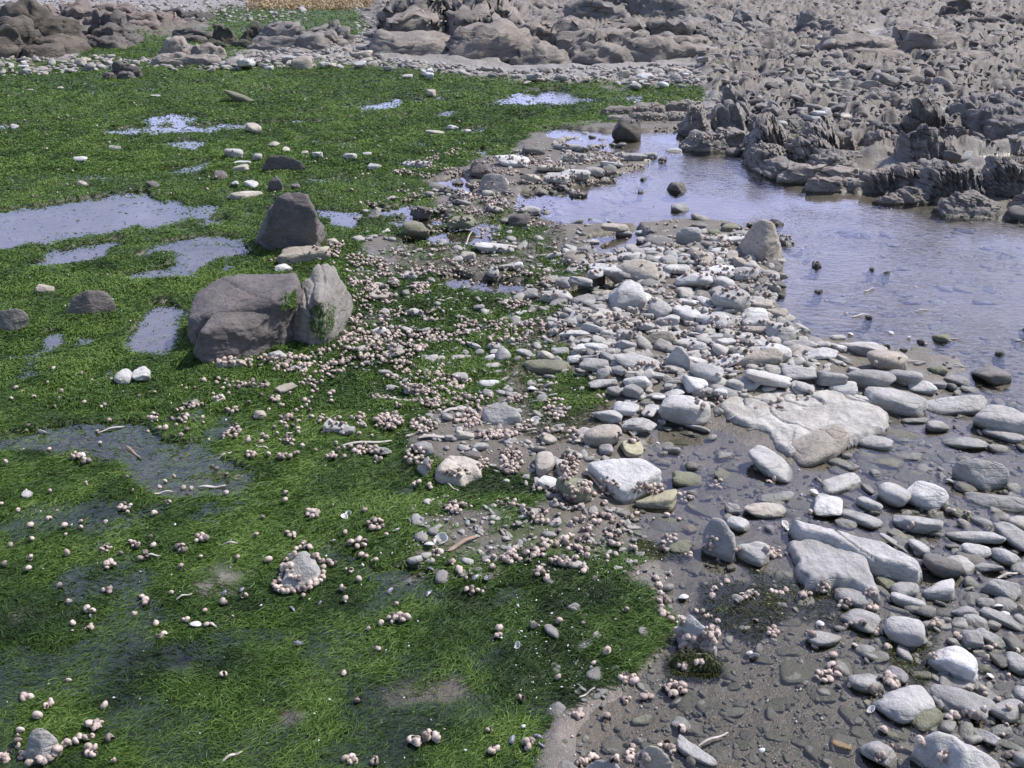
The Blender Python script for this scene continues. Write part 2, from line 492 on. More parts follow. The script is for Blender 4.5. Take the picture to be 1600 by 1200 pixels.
def hsv_val(m, col, fac):
    x = m.n("ShaderNodeHueSaturation"); m.l(col, x.inputs["Color"]); m.l(fac, x.inputs["Value"])
    return x.outputs["Color"]

def stone_material(name, use_attr=False, coarse=1.0, base=(.42, .412, .40), stain=.6, veins=True, fract=.35):
    m = NT(name)
    pos = m.n("ShaderNodeNewGeometry").outputs["Position"]
    info = m.n("ShaderNodeObjectInfo")
    if use_attr:
        t = m.attr("tint")
        col = m.mix(m.rng(t, 0, .5), (base[0] * .42, base[1] * .42, base[2] * .42), base)
        col = m.mix(m.rng(t, .5, 1), col, (base[0] * 1.32, base[1] * 1.30, base[2] * 1.28))
        rnd = t
    else:
        col = info.outputs["Color"]; rnd = info.outputs["Random"]
    n1 = m.noise(pos, 9 * coarse, 5, .6)
    n2 = m.noise(pos, 60 * coarse, 4, .65)
    mp2 = m.n("ShaderNodeMapping"); m.l(pos, mp2.inputs["Vector"])
    mp2.inputs["Rotation"].default_value = (.5, .3, .6); mp2.inputs["Scale"].default_value = (8 * coarse, 8 * coarse, 46 * coarse)
    n3 = m.noise(mp2.outputs["Vector"], 1.6, 4, .6, .6)
    n4 = m.noise(pos, 230 * coarse, 3, .7)
    val = m.math('MULTIPLY', m.rng(n1, .25, .75, .72, 1.22), m.rng(n2, .25, .75, .80, 1.16))
    val = m.math('MULTIPLY', val, m.rng(n4, .3, .7, .86, 1.12))
    if veins: val = m.math('MULTIPLY', val, m.rng(n3, .3, .7, .86, 1.10))
    col = hsv_val(m, col, val)
    col = m.mix(m.rng(m.noise(pos, 4 * coarse, 3), .52, .72, 0, .35), col, (.30, .25, .20))      # ochre stain
    vor = m.n("ShaderNodeTexVoronoi", feature='DISTANCE_TO_EDGE'); m.l(mp2.outputs["Vector"], vor.inputs["Vector"])
    vor.inputs["Scale"].default_value = .55
    crack = m.rng(vor.outputs["Distance"], 0, .035, 1, 0)
    crack = m.math('MULTIPLY', crack, m.rng(m.noise(pos, 5 * coarse, 2), .50, .64, 0, fract))
    col = m.mix(crack, col, (.07, .065, .06))
    sep = m.n("ShaderNodeSeparateXYZ"); m.l(pos, sep.inputs[0])
    zz = m.math('SUBTRACT', sep.outputs["Z"], m.rng(n1, .3, .7, -.012, .014))
    wet = m.rng(zz, .004, .016, 1, 0, True)                                     # water-line film of weed and damp
    col = m.mix(m.math('MULTIPLY', wet, stain), col, (.085, .088, .062))
    rough = m.rng(wet, 0, 1, .82, .42)
    hgt = m.math('ADD', m.math('MULTIPLY', n2, .5), m.math('ADD', n1, m.math('MULTIPLY', n3, .45)))
    hgt = m.math('ADD', m.math('SUBTRACT', hgt, m.math('MULTIPLY', crack, .6)), m.math('MULTIPLY', n4, .22))
    m.bsdf(col, rough, m.bump(hgt, .75, .016 / coarse), .35)
    return m.m

M_stone = stone_material("grey_stone")
M_outcrop = stone_material("outcrop_rock", coarse=.45, stain=.75, fract=.85)
M_pebbles = stone_material("pebble_stone", True, 1.3, (.34, .33, .315), .55, False)
M_gravel = stone_material("beach_gravel", True, .6, (.30, .285, .275), .3, False)
M_rubble = stone_material("rubble_stone", True, .6, (.25, .23, .22), .6, False)

def ground_material():
    m = NT("tidal_mud")
    pos = m.n("ShaderNodeNewGeometry").outputs["Position"]
    alg, grav, sand = m.attr("weed"), m.attr("gravel"), m.attr("sand")
    n1, n2, n3 = m.noise(pos, 7, 5, .6), m.noise(pos, 55, 4, .65), m.noise(pos, 260, 2, .6)
    mud = m.mix(m.rng(n1, .3, .7), (.088, .078, .062), (.175, .155, .128))
    mud = m.mix(m.rng(n2, .55, .75, 0, .6), mud, (.055, .060, .045))
    mud = m.mix(m.rng(n3, .62, .72, 0, .8), mud, (.42, .39, .36))
    mud = m.mix(m.math('MULTIPLY', sand, .85), mud, m.mix(n3, (.17, .137, .115), (.25, .208, .178)))
    gr = m.mix(m.rng(n2, .35, .7), (.15, .14, .13), (.37, .35, .33))
    gr = m.mix(m.rng(n1, .5, .72, 0, .6), gr, (.16, .145, .125))
    rk = m.mix(m.rng(n1, .3, .7), (.09, .08, .074), (.27, .242, .222))
    rk = m.mix(m.rng(n2, .5, .75, 0, .6), rk, (.05, .048, .045))
    gr = m.mix(m.attr("bedrock"), gr, rk)
    col = m.mix(grav, mud, gr)
    weed = m.mix(m.rng(n2, .3, .7), (.026, .042, .010), (.070, .110, .024))
    col = m.mix(alg, col, weed)
    hgt = m.math('ADD', m.math('MULTIPLY', n2, .7), m.math('MULTIPLY', n3, .3))
    sepz = m.n("ShaderNodeSeparateXYZ"); m.l(pos, sepz.inputs[0])
    damp = m.rng(m.math('SUBTRACT', sepz.outputs["Z"], m.rng(n1, .3, .7, -.012, .012)), .0, .028, 1, 0, True)
    m.bsdf(col, m.math('SUBTRACT', m.rng(n1, .3, .7, .6, .88), m.math('MULTIPLY', damp, .38)), m.bump(hgt, .9, .010), .5)
    return m.m

def water_material():
    m = NT("clear_water")
    pos = m.n("ShaderNodeNewGeometry").outputs["Position"]
    mp = m.n("ShaderNodeMapping"); m.l(pos, mp.inputs["Vector"])
    mp.inputs["Rotation"].default_value = (0, 0, .45); mp.inputs["Scale"].default_value = (1, 1.9, 1)
    h = m.math('ADD', m.noise(mp.outputs["Vector"], 16, 3, .5, .4), m.math('MULTIPLY', m.noise(mp.outputs["Vector"], 42, 2, .5), .35))
    calm = m.rng(m.noise(pos, .8, 2), .40, .62, .15, 1.0)
    sep = m.n("ShaderNodeSeparateXYZ"); m.l(pos, sep.inputs[0])
    side = m.math('MULTIPLY', m.rng(sep.outputs["X"], .2, 1.2, .12, 1.0), m.rng(sep.outputs["Y"], 2.6, 4.0, .25, 1.0))
    b = m.n("ShaderNodeBump"); m.l(m.math('MULTIPLY', h, m.math('MULTIPLY', calm, side)), b.inputs["Height"])
    b.inputs["Strength"].default_value = .5; b.inputs["Distance"].default_value = .012
    fr = m.n("ShaderNodeFresnel"); fr.inputs["IOR"].default_value = 1.45; m.l(b.outputs[0], fr.inputs["Normal"])
    gl = m.n("ShaderNodeBsdfGlossy"); gl.inputs["Roughness"].default_value = .03
    gl.inputs["Color"].default_value = (1, 1, 1, 1); m.l(b.outputs[0], gl.inputs["Normal"])
    tr = m.n("ShaderNodeBsdfTransparent"); tr.inputs["Color"].default_value = (.88, .88, .86, 1)
    mx = m.n("ShaderNodeMixShader")
    m.l(fr.outputs[0], mx.inputs[0]); m.l(tr.outputs[0], mx.inputs[1]); m.l(gl.outputs[0], mx.inputs[2])
    m.l(mx.outputs[0], m.out.inputs["Surface"])
    return m.m

def weed_material(name, dark, mid, lite, trans=.25):
    m = NT(name)
    t = m.attr("tint")
    col = m.mix(m.rng(t, 0, .5), dark, mid)
    col = m.mix(m.rng(t, .5, 1), col, lite)
    p = m.bsdf(col, .6, None, .3)
    tl = m.n("ShaderNodeBsdfTranslucent"); m.l(col, tl.inputs["Color"])
    mx = m.n("ShaderNodeMixShader"); mx.inputs[0].default_value = trans
    m.l(p.outputs[0], mx.inputs[1]); m.l(tl.outputs[0], mx.inputs[2]); m.l(mx.outputs[0], m.out.inputs["Surface"])
    return m.m

def snail_material(name, use_attr):
    m = NT(name)
    pos = m.n("ShaderNodeNewGeometry").outputs["Position"]
    t = m.attr("tint") if use_attr else m.n("ShaderNodeObjectInfo").outputs["Random"]
    col = m.mix(m.rng(t, .02, .3), (.12, .10, .09), (.42, .34, .29))
    col = m.mix(m.rng(t, .3, 1), col, (.60, .495, .435))
    col = hsv_val(m, col, m.rng(m.noise(pos, 240, 3, .6), .3, .7, .72, 1.2))
    m.bsdf(col, .5, m.bump(m.noise(pos, 420, 2), .4, .002), .4)
    return m.m

def plain_material(name, a, b, scale=40, rough=.7, bump=.3):
    m = NT(name)
    pos = m.n("ShaderNodeNewGeometry").outputs["Position"]
    n = m.noise(pos, scale, 5, .65)
    mp = m.n("ShaderNodeMapping"); m.l(pos, mp.inputs["Vector"]); mp.inputs["Scale"].default_value = (12, 90, 90)
    g = m.noise(mp.outputs["Vector"], 1.5, 3, .6)
    col = m.mix(m.rng(m.math('ADD', m.math('MULTIPLY', n, .6), m.math('MULTIPLY', g, .4)), .35, .65), a, b)
    m.bsdf(col, rough, m.bump(g, bump, .004), .4)
    return m.m

M_ground, M_water = ground_material(), water_material()
M_weed = weed_material("green_weed", (.019, .043, .012), (.072, .138, .024), (.150, .238, .050))
M_moss = weed_material("olive_weed", (.022, .026, .010), (.060, .072, .022), (.120, .130, .040))
M_dry = weed_material("dry_wrack", (.20, .14, .07), (.36, .27, .15), (.50, .41, .27), .1)
M_snail, M_snails = snail_material("snail_shell", False), snail_material("snail_shells", True)
M_wood = plain_material("bleached_wood", (.30, .265, .235), (.58, .54, .50))
M_redwood = plain_material("reddish_wood", (.24, .14, .10), (.42, .33, .28))
M_twig = plain_material("dry_twig", (.17, .12, .08), (.36, .28, .20))
M_shell = plain_material("white_shell", (.52, .50, .50), (.78, .76, .75), 90, .35)
M_mussel = plain_material("mussel_shell", (.05, .05, .08), (.34, .34, .42), 70, .3)

# ------------------------------------------------------------------ ground (one sheet to the horizon) and water
def build_ground():
    na, nr = 860, 900
    ang = np.concatenate([np.linspace(-85, -37, 90, endpoint=False), np.linspace(-37, 37, na - 180), np.linspace(37.3, 85, 90)])
    rad = np.concatenate([np.geomspace(.55, 26, nr - 60), np.geomspace(26.6, 2200, 60)])
    A, R = np.meshgrid(np.radians(ang), rad)
    X, Y = (R * np.sin(A)).ravel(), (R * np.cos(A)).ravel()
    Z = ground_h(X, Y)
    far = sstep(24, 60, np.hypot(X, Y))
    Z = Z + far * (0.35 + 0.012 * np.minimum(np.hypot(X, Y), 400))
    px, py, wx, wy = masks(X, Y)
    pool = lookup(M_pool, wx, wy)
    n = fbm(X * 9, Y * 9, octaves=4, seed=71)
    thin = lookup(M_thin, px, py)
    s_ = np.clip((py + 130) / 900, 0.08, 1.5)
    ax_ = px + 48 * s_ * fbm(X * 6, Y * 6, octaves=4, seed=231, gain=.6); ay_ = py + 24 * s_ * fbm(X * 6, Y * 6, octaves=4, seed=232, gain=.6)
    alg = sstep(.32, .62, lookup(M_alg, ax_, ay_) * (1 - .75 * thin) + .45 * n) * (1 - .85 * sstep(.3, .7, pool))
    grav = sstep(.3, .7, lookup(M_grav, wx, wy) + .3 * n)
    alg = alg * (1 - .8 * sstep(.5, .9, grav) * (lookup(M_alg, wx, wy) < .5))
    SAND = poly_mask([[(880, 1090), (960, 1070), (1010, 1110), (1000, 1160), (900, 1190), (850, 1150)], [(640, 1060), (740, 1040), (750, 1080), (660, 1100)],
                      [(1000, 680), (1250, 690), (1240, 760), (1020, 720)]], None, 6)
    sand = sstep(.3, .8, lookup(SAND, wx, wy) + .3 * n)
    idx = np.arange(nr * na).reshape(nr, na)
    F = np.stack([idx[:-1, :-1], idx[:-1, 1:], idx[1:, 1:], idx[1:, :-1]], -1).reshape(-1, 4)[:, ::-1]
    me = new_mesh("ground", np.stack([X, Y, Z], -1), F, True, {"weed": alg, "gravel": grav, "sand": sand * .45, "bedrock": lookup(M_rock, wx, wy)})
    return tag(link("ground", me, M_ground), kind="structure")
ground = build_ground()

# ------------------------------------------------------------------ labels
LANDMARKS = []          # (phrase, px, py)
TAKEN = {}
PENDING = []            # objects whose label is worked out from their neighbours
def landmark(phrase, px, py): LANDMARKS.append((phrase, px, py))
def pend(o, noun, px, py, cat, group): PENDING.append((o, noun, px, py, cat, group))
ORD = ["", "second ", "third ", "fourth ", "fifth ", "sixth ", "seventh ", "eighth ", "ninth ", "tenth "]
def resolve_labels():
    """noun + where it lies from the nearest landmark rock; repeats get their rank outward from that landmark"""
    groups = {}
    for o, noun, px, py, cat, group in PENDING:
        best = None
        for ph, lx, ly in LANDMARKS:
            d = math.hypot(px - lx, (py - ly) * 1.7) / (60 + (py + 130) * .2)
            if best is None or d < best[0]: best = (d, ph, lx, ly)
        d, ph, lx, ly = best
        dx, dy = px - lx, (py - ly) * 1.7
        if abs(dx) > abs(dy): rel = "right of" if dx > 0 else "left of"
        else: rel = "in front of" if dy > 0 else "behind"
        groups.setdefault((noun, rel, ph), []).append((d, o, cat, group))
    for (noun, rel, ph), L in groups.items():
        L.sort(key=lambda q: q[0])
        for k, (d, o, cat, group) in enumerate(L):
            pre = "" if len(L) == 1 else (ORD[k] if k < len(ORD) else "outer ") + "closest "
            tag(o, f"{pre}{noun} {rel} {ph}", cat, group)

# ------------------------------------------------------------------ hero rocks (hulls of measured corner points)
TONE = {'l': (.48, .462, .435), 'q': (.25, .235, .215), 'p': (.46, .453, .445), 'w': (.58, .575, .565), 'm': (.36, .353, .345), 'd': (.20, .19, .18), 't': (.40, .36, .31), 'g': (.22, .225, .16),
        's': (.19, .185, .15), 'o': (.42, .26, .09), 'v': (.30, .28, .32), 'b': (.150, .134, .132), 'k': (.10, .095, .09), 'y': (.44, .41, .29), 'r': (.28, .19, .15), 'n': (.47, .43, .375)}
TNAME = {'p': "pale grey", 'w': "whitish", 'm': "mid grey", 'd': "dark grey", 't': "tan grey", 'g': "mossy green", 's': "drowned grey", 'o': "orange", 'v': "purplish grey",
         'b': "brownish grey", 'k': "blackish", 'y': "yellowish", 'r': "reddish", 'n': "cream"}

def hero(name, label, pts, tone, cat="rock", sub=5, p=14, amp=.06, seed=1, group=None, z0=None, jag=1.0, fl=None):
    hulls = pts if isinstance(pts[0], list) else [pts]
    allp = [q for h_ in hulls for q in h_]
    gx_, gy_ = at(np.array([q[0] for q in allp], float), np.array([q[1] for q in allp], float), np.array([q[2] for q in allp], float))
    cx, cy = float(np.mean(gx_)), float(np.mean(gy_))
    base = gz(cx, cy) if z0 is None else z0
    VV, FF, off, sc = [], [], 0, None
    for h_ in hulls:
        q = np.array(h_, float)
        X_, Y_ = at(q[:, 0], q[:, 1], q[:, 2])
        P = np.stack([X_, Y_, q[:, 2]], -1)
        m_ = P[:, :2].mean(0)
        B = P.copy(); B[:, 2] = base - .05
        B[:, :2] = (B[:, :2] - m_) * .96 + m_
        Q = np.vstack([P + [0, 0, max(base, 0) * .6], B])
        V, F, c = hard_hull(Q, sub, max(2, int(90 / p)) * (2 if sub == 6 else 1))
        if sc is None: sc = (Q.max(0) - Q.min(0)) / 2
        VV.append(V + c); FF.append(F + off); off += len(V)
    V, F = np.vstack(VV), np.vstack(FF)
    c = (V.max(0) + V.min(0)) / 2
    V = V - c
    size = float(np.mean(sc))
    k = 1.0 / size
    nz = fbm(V[:, 0] * k * 1.1 + seed, V[:, 1] * k * 1.1, V[:, 2] * k * 2.4, octaves=5, seed=seed)
    st = fbm(V[:, 0] * k * 2 + V[:, 2] * k * 3, V[:, 1] * k * .9, V[:, 2] * k * 3.1, octaves=4, seed=seed + 5)
    rid = 1 - np.abs(fbm(V[:, 0] * k * 2.2 + 9, V[:, 1] * k * 2.2, V[:, 2] * k * 2.2, octaves=3, seed=seed + 9)) * 2
    cut = -np.clip(rid - .78, 0, 1) * .55
    cut = cut + .35 * fbm(V[:, 0] * k * 8, V[:, 1] * k * 8, V[:, 2] * k * 11, octaves=4, seed=seed + 13, gain=.6)
    rr = np.random.default_rng(seed + 50)
    for _g in range(5):
        gn = rr.normal(size=3) * [1, 1, .6]; gn /= np.linalg.norm(gn)
        gd = V @ gn - rr.uniform(-.6, .6) * size + .10 * size * nz
        cut = cut - rr.uniform(.25, .7) * np.exp(-(gd / (.028 * size)) ** 2) * (np.roll(nz, 1) > -.15)
        cut = cut + rr.uniform(.15, .5) * np.tanh(gd / (.03 * size)) * .5
    V = V * (1 + amp * (1.2 * nz + .5 * st) * jag + amp * cut)[:, None] + c
    org = np.array([cx, cy, base])
    V = V - org
    if fl: V = flute(V, fl[0], fl[1], fl[2], float(V[:, 2].max()), seed, fl[3], fl[4])
    me = new_mesh(name, V, F)
    o = link(name, me, M_stone)
    o.location = org
    o.color = (*TONE[tone], 1)
    tag(o, label, cat, group)
    return o

def slab(name, label, outline, ztop, tone, tilt=(0, 0), edge=.018, seed=1, cat="rock", amp=.008, res=.004, group=None):
    """flat-topped rock with a concave outline: a height field inside the outline, steep worn sides down into the mud"""
    X, Y = at(np.array([q[0] for q in outline]), np.array([q[1] for q in outline]), ztop)
    n = len(X)
    x0, x1, y0, y1 = X.min() - .03, X.max() + .03, Y.min() - .03, Y.max() + .03
    gx, gy = np.meshgrid(np.arange(x0, x1, res), np.arange(y0, y1, res))
    wx = gx + .010 * fbm(gx * 22, gy * 22, octaves=3, seed=seed); wy = gy + .010 * fbm(gx * 22, gy * 22, octaves=3, seed=seed + 4)
    ins = np.zeros(gx.shape, bool); dist = np.full(gx.shape, 9.0)
    for i in range(n):
        ax, ay, bx, by = X[i - 1], Y[i - 1], X[i], Y[i]
        if ay != by: ins ^= ((ay > wy) != (by > wy)) & (wx < (bx - ax) * (wy - ay) / (by - ay) + ax)
        t = np.clip(((wx - ax) * (bx - ax) + (wy - ay) * (by - ay)) / ((bx - ax) ** 2 + (by - ay) ** 2), 0, 1)
        dist = np.minimum(dist, np.hypot(wx - ax - t * (bx - ax), wy - ay - t * (by - ay)))
    sd_ = np.where(ins, dist, -dist)
    cx, cy = X.mean(), Y.mean()
    base = gz(cx, cy)
    top = ztop + tilt[0] * (gx - cx) + tilt[1] * (gy - cy) + amp * 1.6 * fbm(gx * 5, gy * 7, octaves=4, seed=seed + 1) + amp * .5 * fbm(gx * 30, gy * 12, octaves=3, seed=seed + 2)
    crack = np.abs(fbm(gx * 4 + gy * 3, gy * 4, octaves=2, seed=seed + 6)); top = top - .011 * np.exp(-(crack / .016) ** 2)
    f = np.clip((sd_ + .012) / (edge + .012), 0, 1)
    prof = np.sqrt(np.clip(1 - (1 - f) ** 2, 0, 1))
    gz_ = (base - .04) + (top - base + .04) * prof
    keep = sd_ > -.0125
    idx = -np.ones(gx.shape, int)
    idx[keep] = np.arange(keep.sum())
    q = np.stack([idx[:-1, :-1], idx[:-1, 1:], idx[1:, 1:], idx[1:, :-1]], -1).reshape(-1, 4)
    q = q[(q >= 0).all(1)]
    V = np.stack([gx[keep] - cx, gy[keep] - cy, gz_[keep] - base], -1)
    o = link(name, new_mesh(name, V, q), M_stone)
    o.location = (cx, cy, base); o.color = (*TONE[tone], 1)
    return tag(o, label, cat, group)

H = hero
H("boulder", "big flat-topped dark grey boulder with smooth worn shoulders beside the weed pool",
  [[(305,450,.19),(340,432,.22),(400,427,.235),(464,424,.25),(466,447,.235),(445,462,.23),(437,478,.20),(330,492,.17),(300,520,.10),(290,500,.13),(287,530,0),(440,520,0),(462,490,0)],
   [(312,518,.155),(332,490,.175),(385,478,.185),(430,473,.19),(438,487,.17),(433,520,.06),(398,512,.135),(340,522,.13),(302,545,.06),(300,562,0),(340,566,0),(388,567,0),(414,554,0),(437,525,0)]], 'b', "boulder", 6, 45, .07, 3)
H("boulder", "ribbed boulder with green weed streaks and snails along its flank beside the big dark one",
  [(455,542,0),(485,551,0),(522,540,0),(540,520,0),(556,480,0),(463,462,.15),(478,434,.21),(497,412,.24),(523,416,.22),(541,450,.14),(500,475,.2),(458,490,.13),(530,505,.06)], 'q', "boulder", 6, 18, .09, 8, fl=(.25, .045, .05, .25, .1))
H("boulder", "upright pointed dark boulder standing alone behind the big flat-topped one",
  [(398,384,0),(440,390,0),(492,387,0),(515,376,0),(433,314,.27),(450,306,.29),(480,307,.29),(491,335,.22),(415,345,.12),(412,370,.08),(497,372,.08)], 'b', "boulder", 6, 60, .09, 12)
H("rock", "low cracked pale rock lying at the foot of the pointed dark boulder", [(430,402,.05),(445,386,.06),(490,384,.06),(513,393,.05),(511,402,0),(432,413,0),(450,412,0)], 't', sub=5, seed=15, amp=.09)
H("rock", "humped brown-grey rock with a broken right end on the weed left of the blue pool", [(102,498,0),(145,500,0),(183,489,0),(113,470,.07),(137,457,.11),(165,459,.09),(181,474,.05)], 'b', seed=21)
H("rock", "grey rounded rock cut by the left edge of the view on the weed", [(-14,520,0),(20,522,0),(48,513,0),(43,487,.08),(25,481,.1),(-5,485,.09),(-20,505,.02)], 'd', seed=22)
H("rock", "pointed grey rock ringed tightly by pinkish snails on the foreground weed", [(432,927,0),(465,932,0),(503,915,0),(507,895,0),(455,868,.055),(470,857,.075),(488,864,.065),(492,888,.05),(438,912,.02)], 'm', seed=25, p=10)
H("rock", "rounded grey rock ringed by snails in the bottom corner of the weed", [(33,1192,0),(70,1198,0),(102,1178,0),(45,1137,.065),(60,1127,.08),(80,1140,.06),(95,1160,.03)], 'm', seed=26, p=9)
H("rock", "blocky pale rock with a white top and snails massed along its foot", [(752,668,0),(790,676,0),(816,666,0),(752,641,.05),(775,629,.075),(805,640,.065),(816,652,.05),(765,665,.02)], 'p', seed=27, amp=.07)
H("rock", "thin upright dark grey shard standing in snails on the weed edge", [(648,738,0),(667,753,0),(673,738,0),(671,711,.07),(664,722,.05),(655,735,.025)], 'm', seed=28)
H("rock", "flat-topped white slab tilted up over a dark snail-filled gap", [(914,722,.055),(940,717,.065),(1005,716,.075),(1038,732,.075),(1030,741,.062),(978,767,.052),(965,765,.05),(932,746,0),(966,785,0),(985,781,0),(1030,760,0)], 'w', seed=29, p=30, amp=.035)
H("rock", "tall wedge-shaped grey rock standing in wet mud with snails on its face", [(1112,802,.10),(1127,806,.10),(1147,832,.07),(1149,852,.05),(1098,822,.06),(1095,856,0),(1100,864,0),(1140,879,0),(1151,862,0)], 'm', seed=31, p=18)
H("boulder", "tall pale cone-shaped boulder at the edge of the big pool", [(1174,360,.17),(1189,347,.22),(1208,354,.21),(1213,376,.15),(1163,386,.08),(1145,396,0),(1155,411,0),(1178,425,0),(1219,413,0),(1224,404,0),(1195,400,.09)], 't', "boulder", 5, 14, .08, 33)
H("rock", "rounded grey rock with snails behind the cobble bank", [(1054,373,.07),(1068,361,.11),(1090,361,.11),(1097,378,.07),(1060,386,0),(1085,394,0),(1098,388,0)], 'm', seed=34, p=9)
H("rock", "broad rough grey rock lying across the top of the cobble bank", [(940,432,.03),(965,423,.07),(1000,413,.09),(1020,420,.09),(1028,445,.06),(1028,457,0),(965,452,0),(938,441,0)], 't', seed=35, amp=.1)
H("rock", "pointed block with a white front face in the middle of the cobble bank", [(965,464,.10),(975,450,.11),(1000,451,.11),(1008,478,.09),(996,503,.01),(962,487,.055),(965,496,0),(942,480,0),(1011,486,0)], 'p', seed=36, p=20)
H("rock", "smooth tan dome-shaped rock half sunk in the cobble bank", [(986,556,0),(1005,535,.055),(1025,525,.08),(1050,525,.08),(1058,540,.05),(1057,553,0),(1015,561,0)], 't', seed=37, p=9)
H("rock", "four-sided pyramid rock among the cobbles in front of the tan dome", [(1034,577,.03),(1055,552,.10),(1065,552,.10),(1079,575,.06),(1070,591,0),(1040,590,0),(1079,583,0)], 'p', seed=38, p=22)
H("rock", "long tan rock sloping up to the right behind the broad tan slab", [(1131,586,0),(1150,574,.05),(1195,555,.08),(1215,555,.08),(1221,572,.05),(1219,581,0),(1150,594,0)], 't', seed=39, p=10)
H("rock", "round grey rock crusted with snails at the near corner of the big pool", [(744,301,0),(755,274,.13),(770,269,.15),(786,273,.13),(798,292,.05),(791,306,0),(755,309,0)], 'm', seed=40, p=8)
H("rock", "brown humped rock with a pale face on the weed behind the pointed boulder", [(407,268,0),(418,246,.11),(440,243,.12),(470,252,.08),(478,265,.02),(470,271,0),(430,270,0)], 'b', seed=41)
H("rock", "small dark pyramid rock on the weed behind the pointed boulder", [(416,297,0),(420,284,.06),(432,273,.10),(440,282,.08),(445,296,0),(430,300,0)], 'b', seed=42, p=20)
H("rock", "layered grey rock packed with snails on the edge of the shallow foreground pool", [(1058,966,.06),(1075,954,.08),(1110,979,.08),(1122,1000,.055),(1112,1022,0),(1063,1012,0),(1053,990,0),(1120,1014,0)], 'p', seed=43, amp=.09)
H("rock", "mossy low block with snails under the layered rock", [(1046,1032,.01),(1060,1015,.035),(1110,1020,.035),(1128,1035,.02),(1120,1048,0),(1060,1046,0)], 'g', seed=44)
H("rock", "pale lumpy rock with snails round its edge at the bottom of the view", [(993,1172,.05),(1010,1159,.08),(1030,1163,.08),(1052,1185,.05),(983,1204,0),(1054,1212,0),(1012,1222,0)], 'n', seed=45, p=10)
H("rock", "smooth pale hump with snails on its shoulder cut by the bottom edge", [(912,1202,.02),(932,1183,.06),(962,1187,.055),(978,1208,0),(905,1222,0),(975,1225,0)], 'p', seed=46, p=9)
H("rock", "large dark grey oval rock in the shallow water at the right", [(1477,728,.03),(1495,715,.07),(1530,708,.09),(1570,718,.08),(1584,738,.05),(1575,757,0),(1540,768,0),(1505,755,0),(1482,742,0)], 'm', seed=47, p=7)
slab("rock", "broad tan slab with a notch in its back edge beside the cobble bank", [(1124,630),(1135,618),(1155,610),(1190,605),(1232,607),(1262,616),(1240,624),(1262,618),(1290,612),(1330,619),(1362,632),(1386,645),(1388,658),(1378,666),(1345,678),(1300,692),(1262,700),(1235,700),(1215,690),(1205,668),(1165,655),(1140,645)], .034, 'l', (.02, .05), .014, 3, amp=.009)
slab("rock", "wide cracked grey slab with a pointed tail among the cobbles", [(1236,842),(1256,836),(1276,837),(1302,848),(1325,858),(1357,873),(1362,897),(1372,926),(1350,918),(1330,908),(1305,903),(1290,908),(1265,905),(1252,890),(1248,868)],   .032, 'm', (.05, -.02), .010, 5, amp=.010, res=.0033)
slab("rock", "long pale grey splinter slab overlapping the wide cracked slab", [(1237,811),(1255,813),(1282,820),(1320,829),(1350,837),(1376,842),(1402,856),(1427,870),(1443,885),(1434,891),(1402,882),(1362,872),(1335,858),(1310,849),(1288,838),(1255,826)], .048, 'p', (-.03, -.05), .010, 7, res=.0033)
slab("rock", "large furrowed slab pointing out of the bottom right corner", [(1438,1146),(1452,1137),(1466,1134),(1494,1140),(1515,1150),(1538,1162),(1572,1180),(1580,1196),(1568,1218),(1545,1218),(1520,1206),(1496,1190),(1478,1169),(1460,1160)], .07, 'p', (-.05, .05), .035, 9, amp=.016)
slab("rock", "cream rock with a notched front edge ringed by snails at the weed edge", [(682,735),(684,722),(700,710),(725,708),(752,715),(752,730),(738,732),(722,744),(700,741)], .05, 'n', (-.1, .05), .02, 11)
for ph, x, y in [("the big flat-topped dark boulder", 375, 500), ("the ribbed snail-lined boulder", 505, 490), ("the pointed dark boulder", 455, 350), ("the humped brown-grey rock", 143, 476),
                 ("the grey rock at the left edge", 15, 500), ("the ringed pointed rock", 470, 895), ("the ringed bottom-corner rock", 65, 1165), ("the blocky white-topped rock", 785, 652),
                 ("the upright dark shard", 662, 735), ("the tilted white slab", 975, 745), ("the tall wedge rock", 1122, 840), ("the cone-shaped boulder", 1190, 390), ("the rounded snaily bank rock", 1077, 376),
                 ("the broad rough rock", 988, 435), ("the white-faced pointed block", 980, 476), ("the tan dome rock", 1027, 543), ("the pyramid rock", 1057, 572), ("the long tan rock", 1175, 575),
                 ("the snail-crusted round rock", 770, 288), ("the brown humped rock", 440, 258), ("the small dark pyramid", 431, 288), ("the layered snaily rock", 1087, 990), ("the pale lumpy rock", 1015, 1185),
                 ("the smooth hump at the bottom", 943, 1200), ("the big dark oval rock", 1532, 738), ("the broad tan slab", 1255, 652), ("the wide cracked slab", 1305, 872), ("the splinter slab", 1350, 850),
                 ("the furrowed corner slab", 1507, 1170), ("the notched cream rock", 716, 725)]:
    landmark(ph, x, y)
LM_STONES = len(LANDMARKS)

# ------------------------------------------------------------------ cobbles: long axis, short axis and lean measured on the photo
STONES = {k: [stone_mesh(k, 100 * i + s, 4) for s in range(10)] for i, k in enumerate('rfat')}
STONE_ME = {k: [new_mesh("cobble_" + k, V, F) for V, F in L] for k, L in STONES.items()}
for L in STONE_ME.values():
    for me in L: me.materials.append(M_stone)

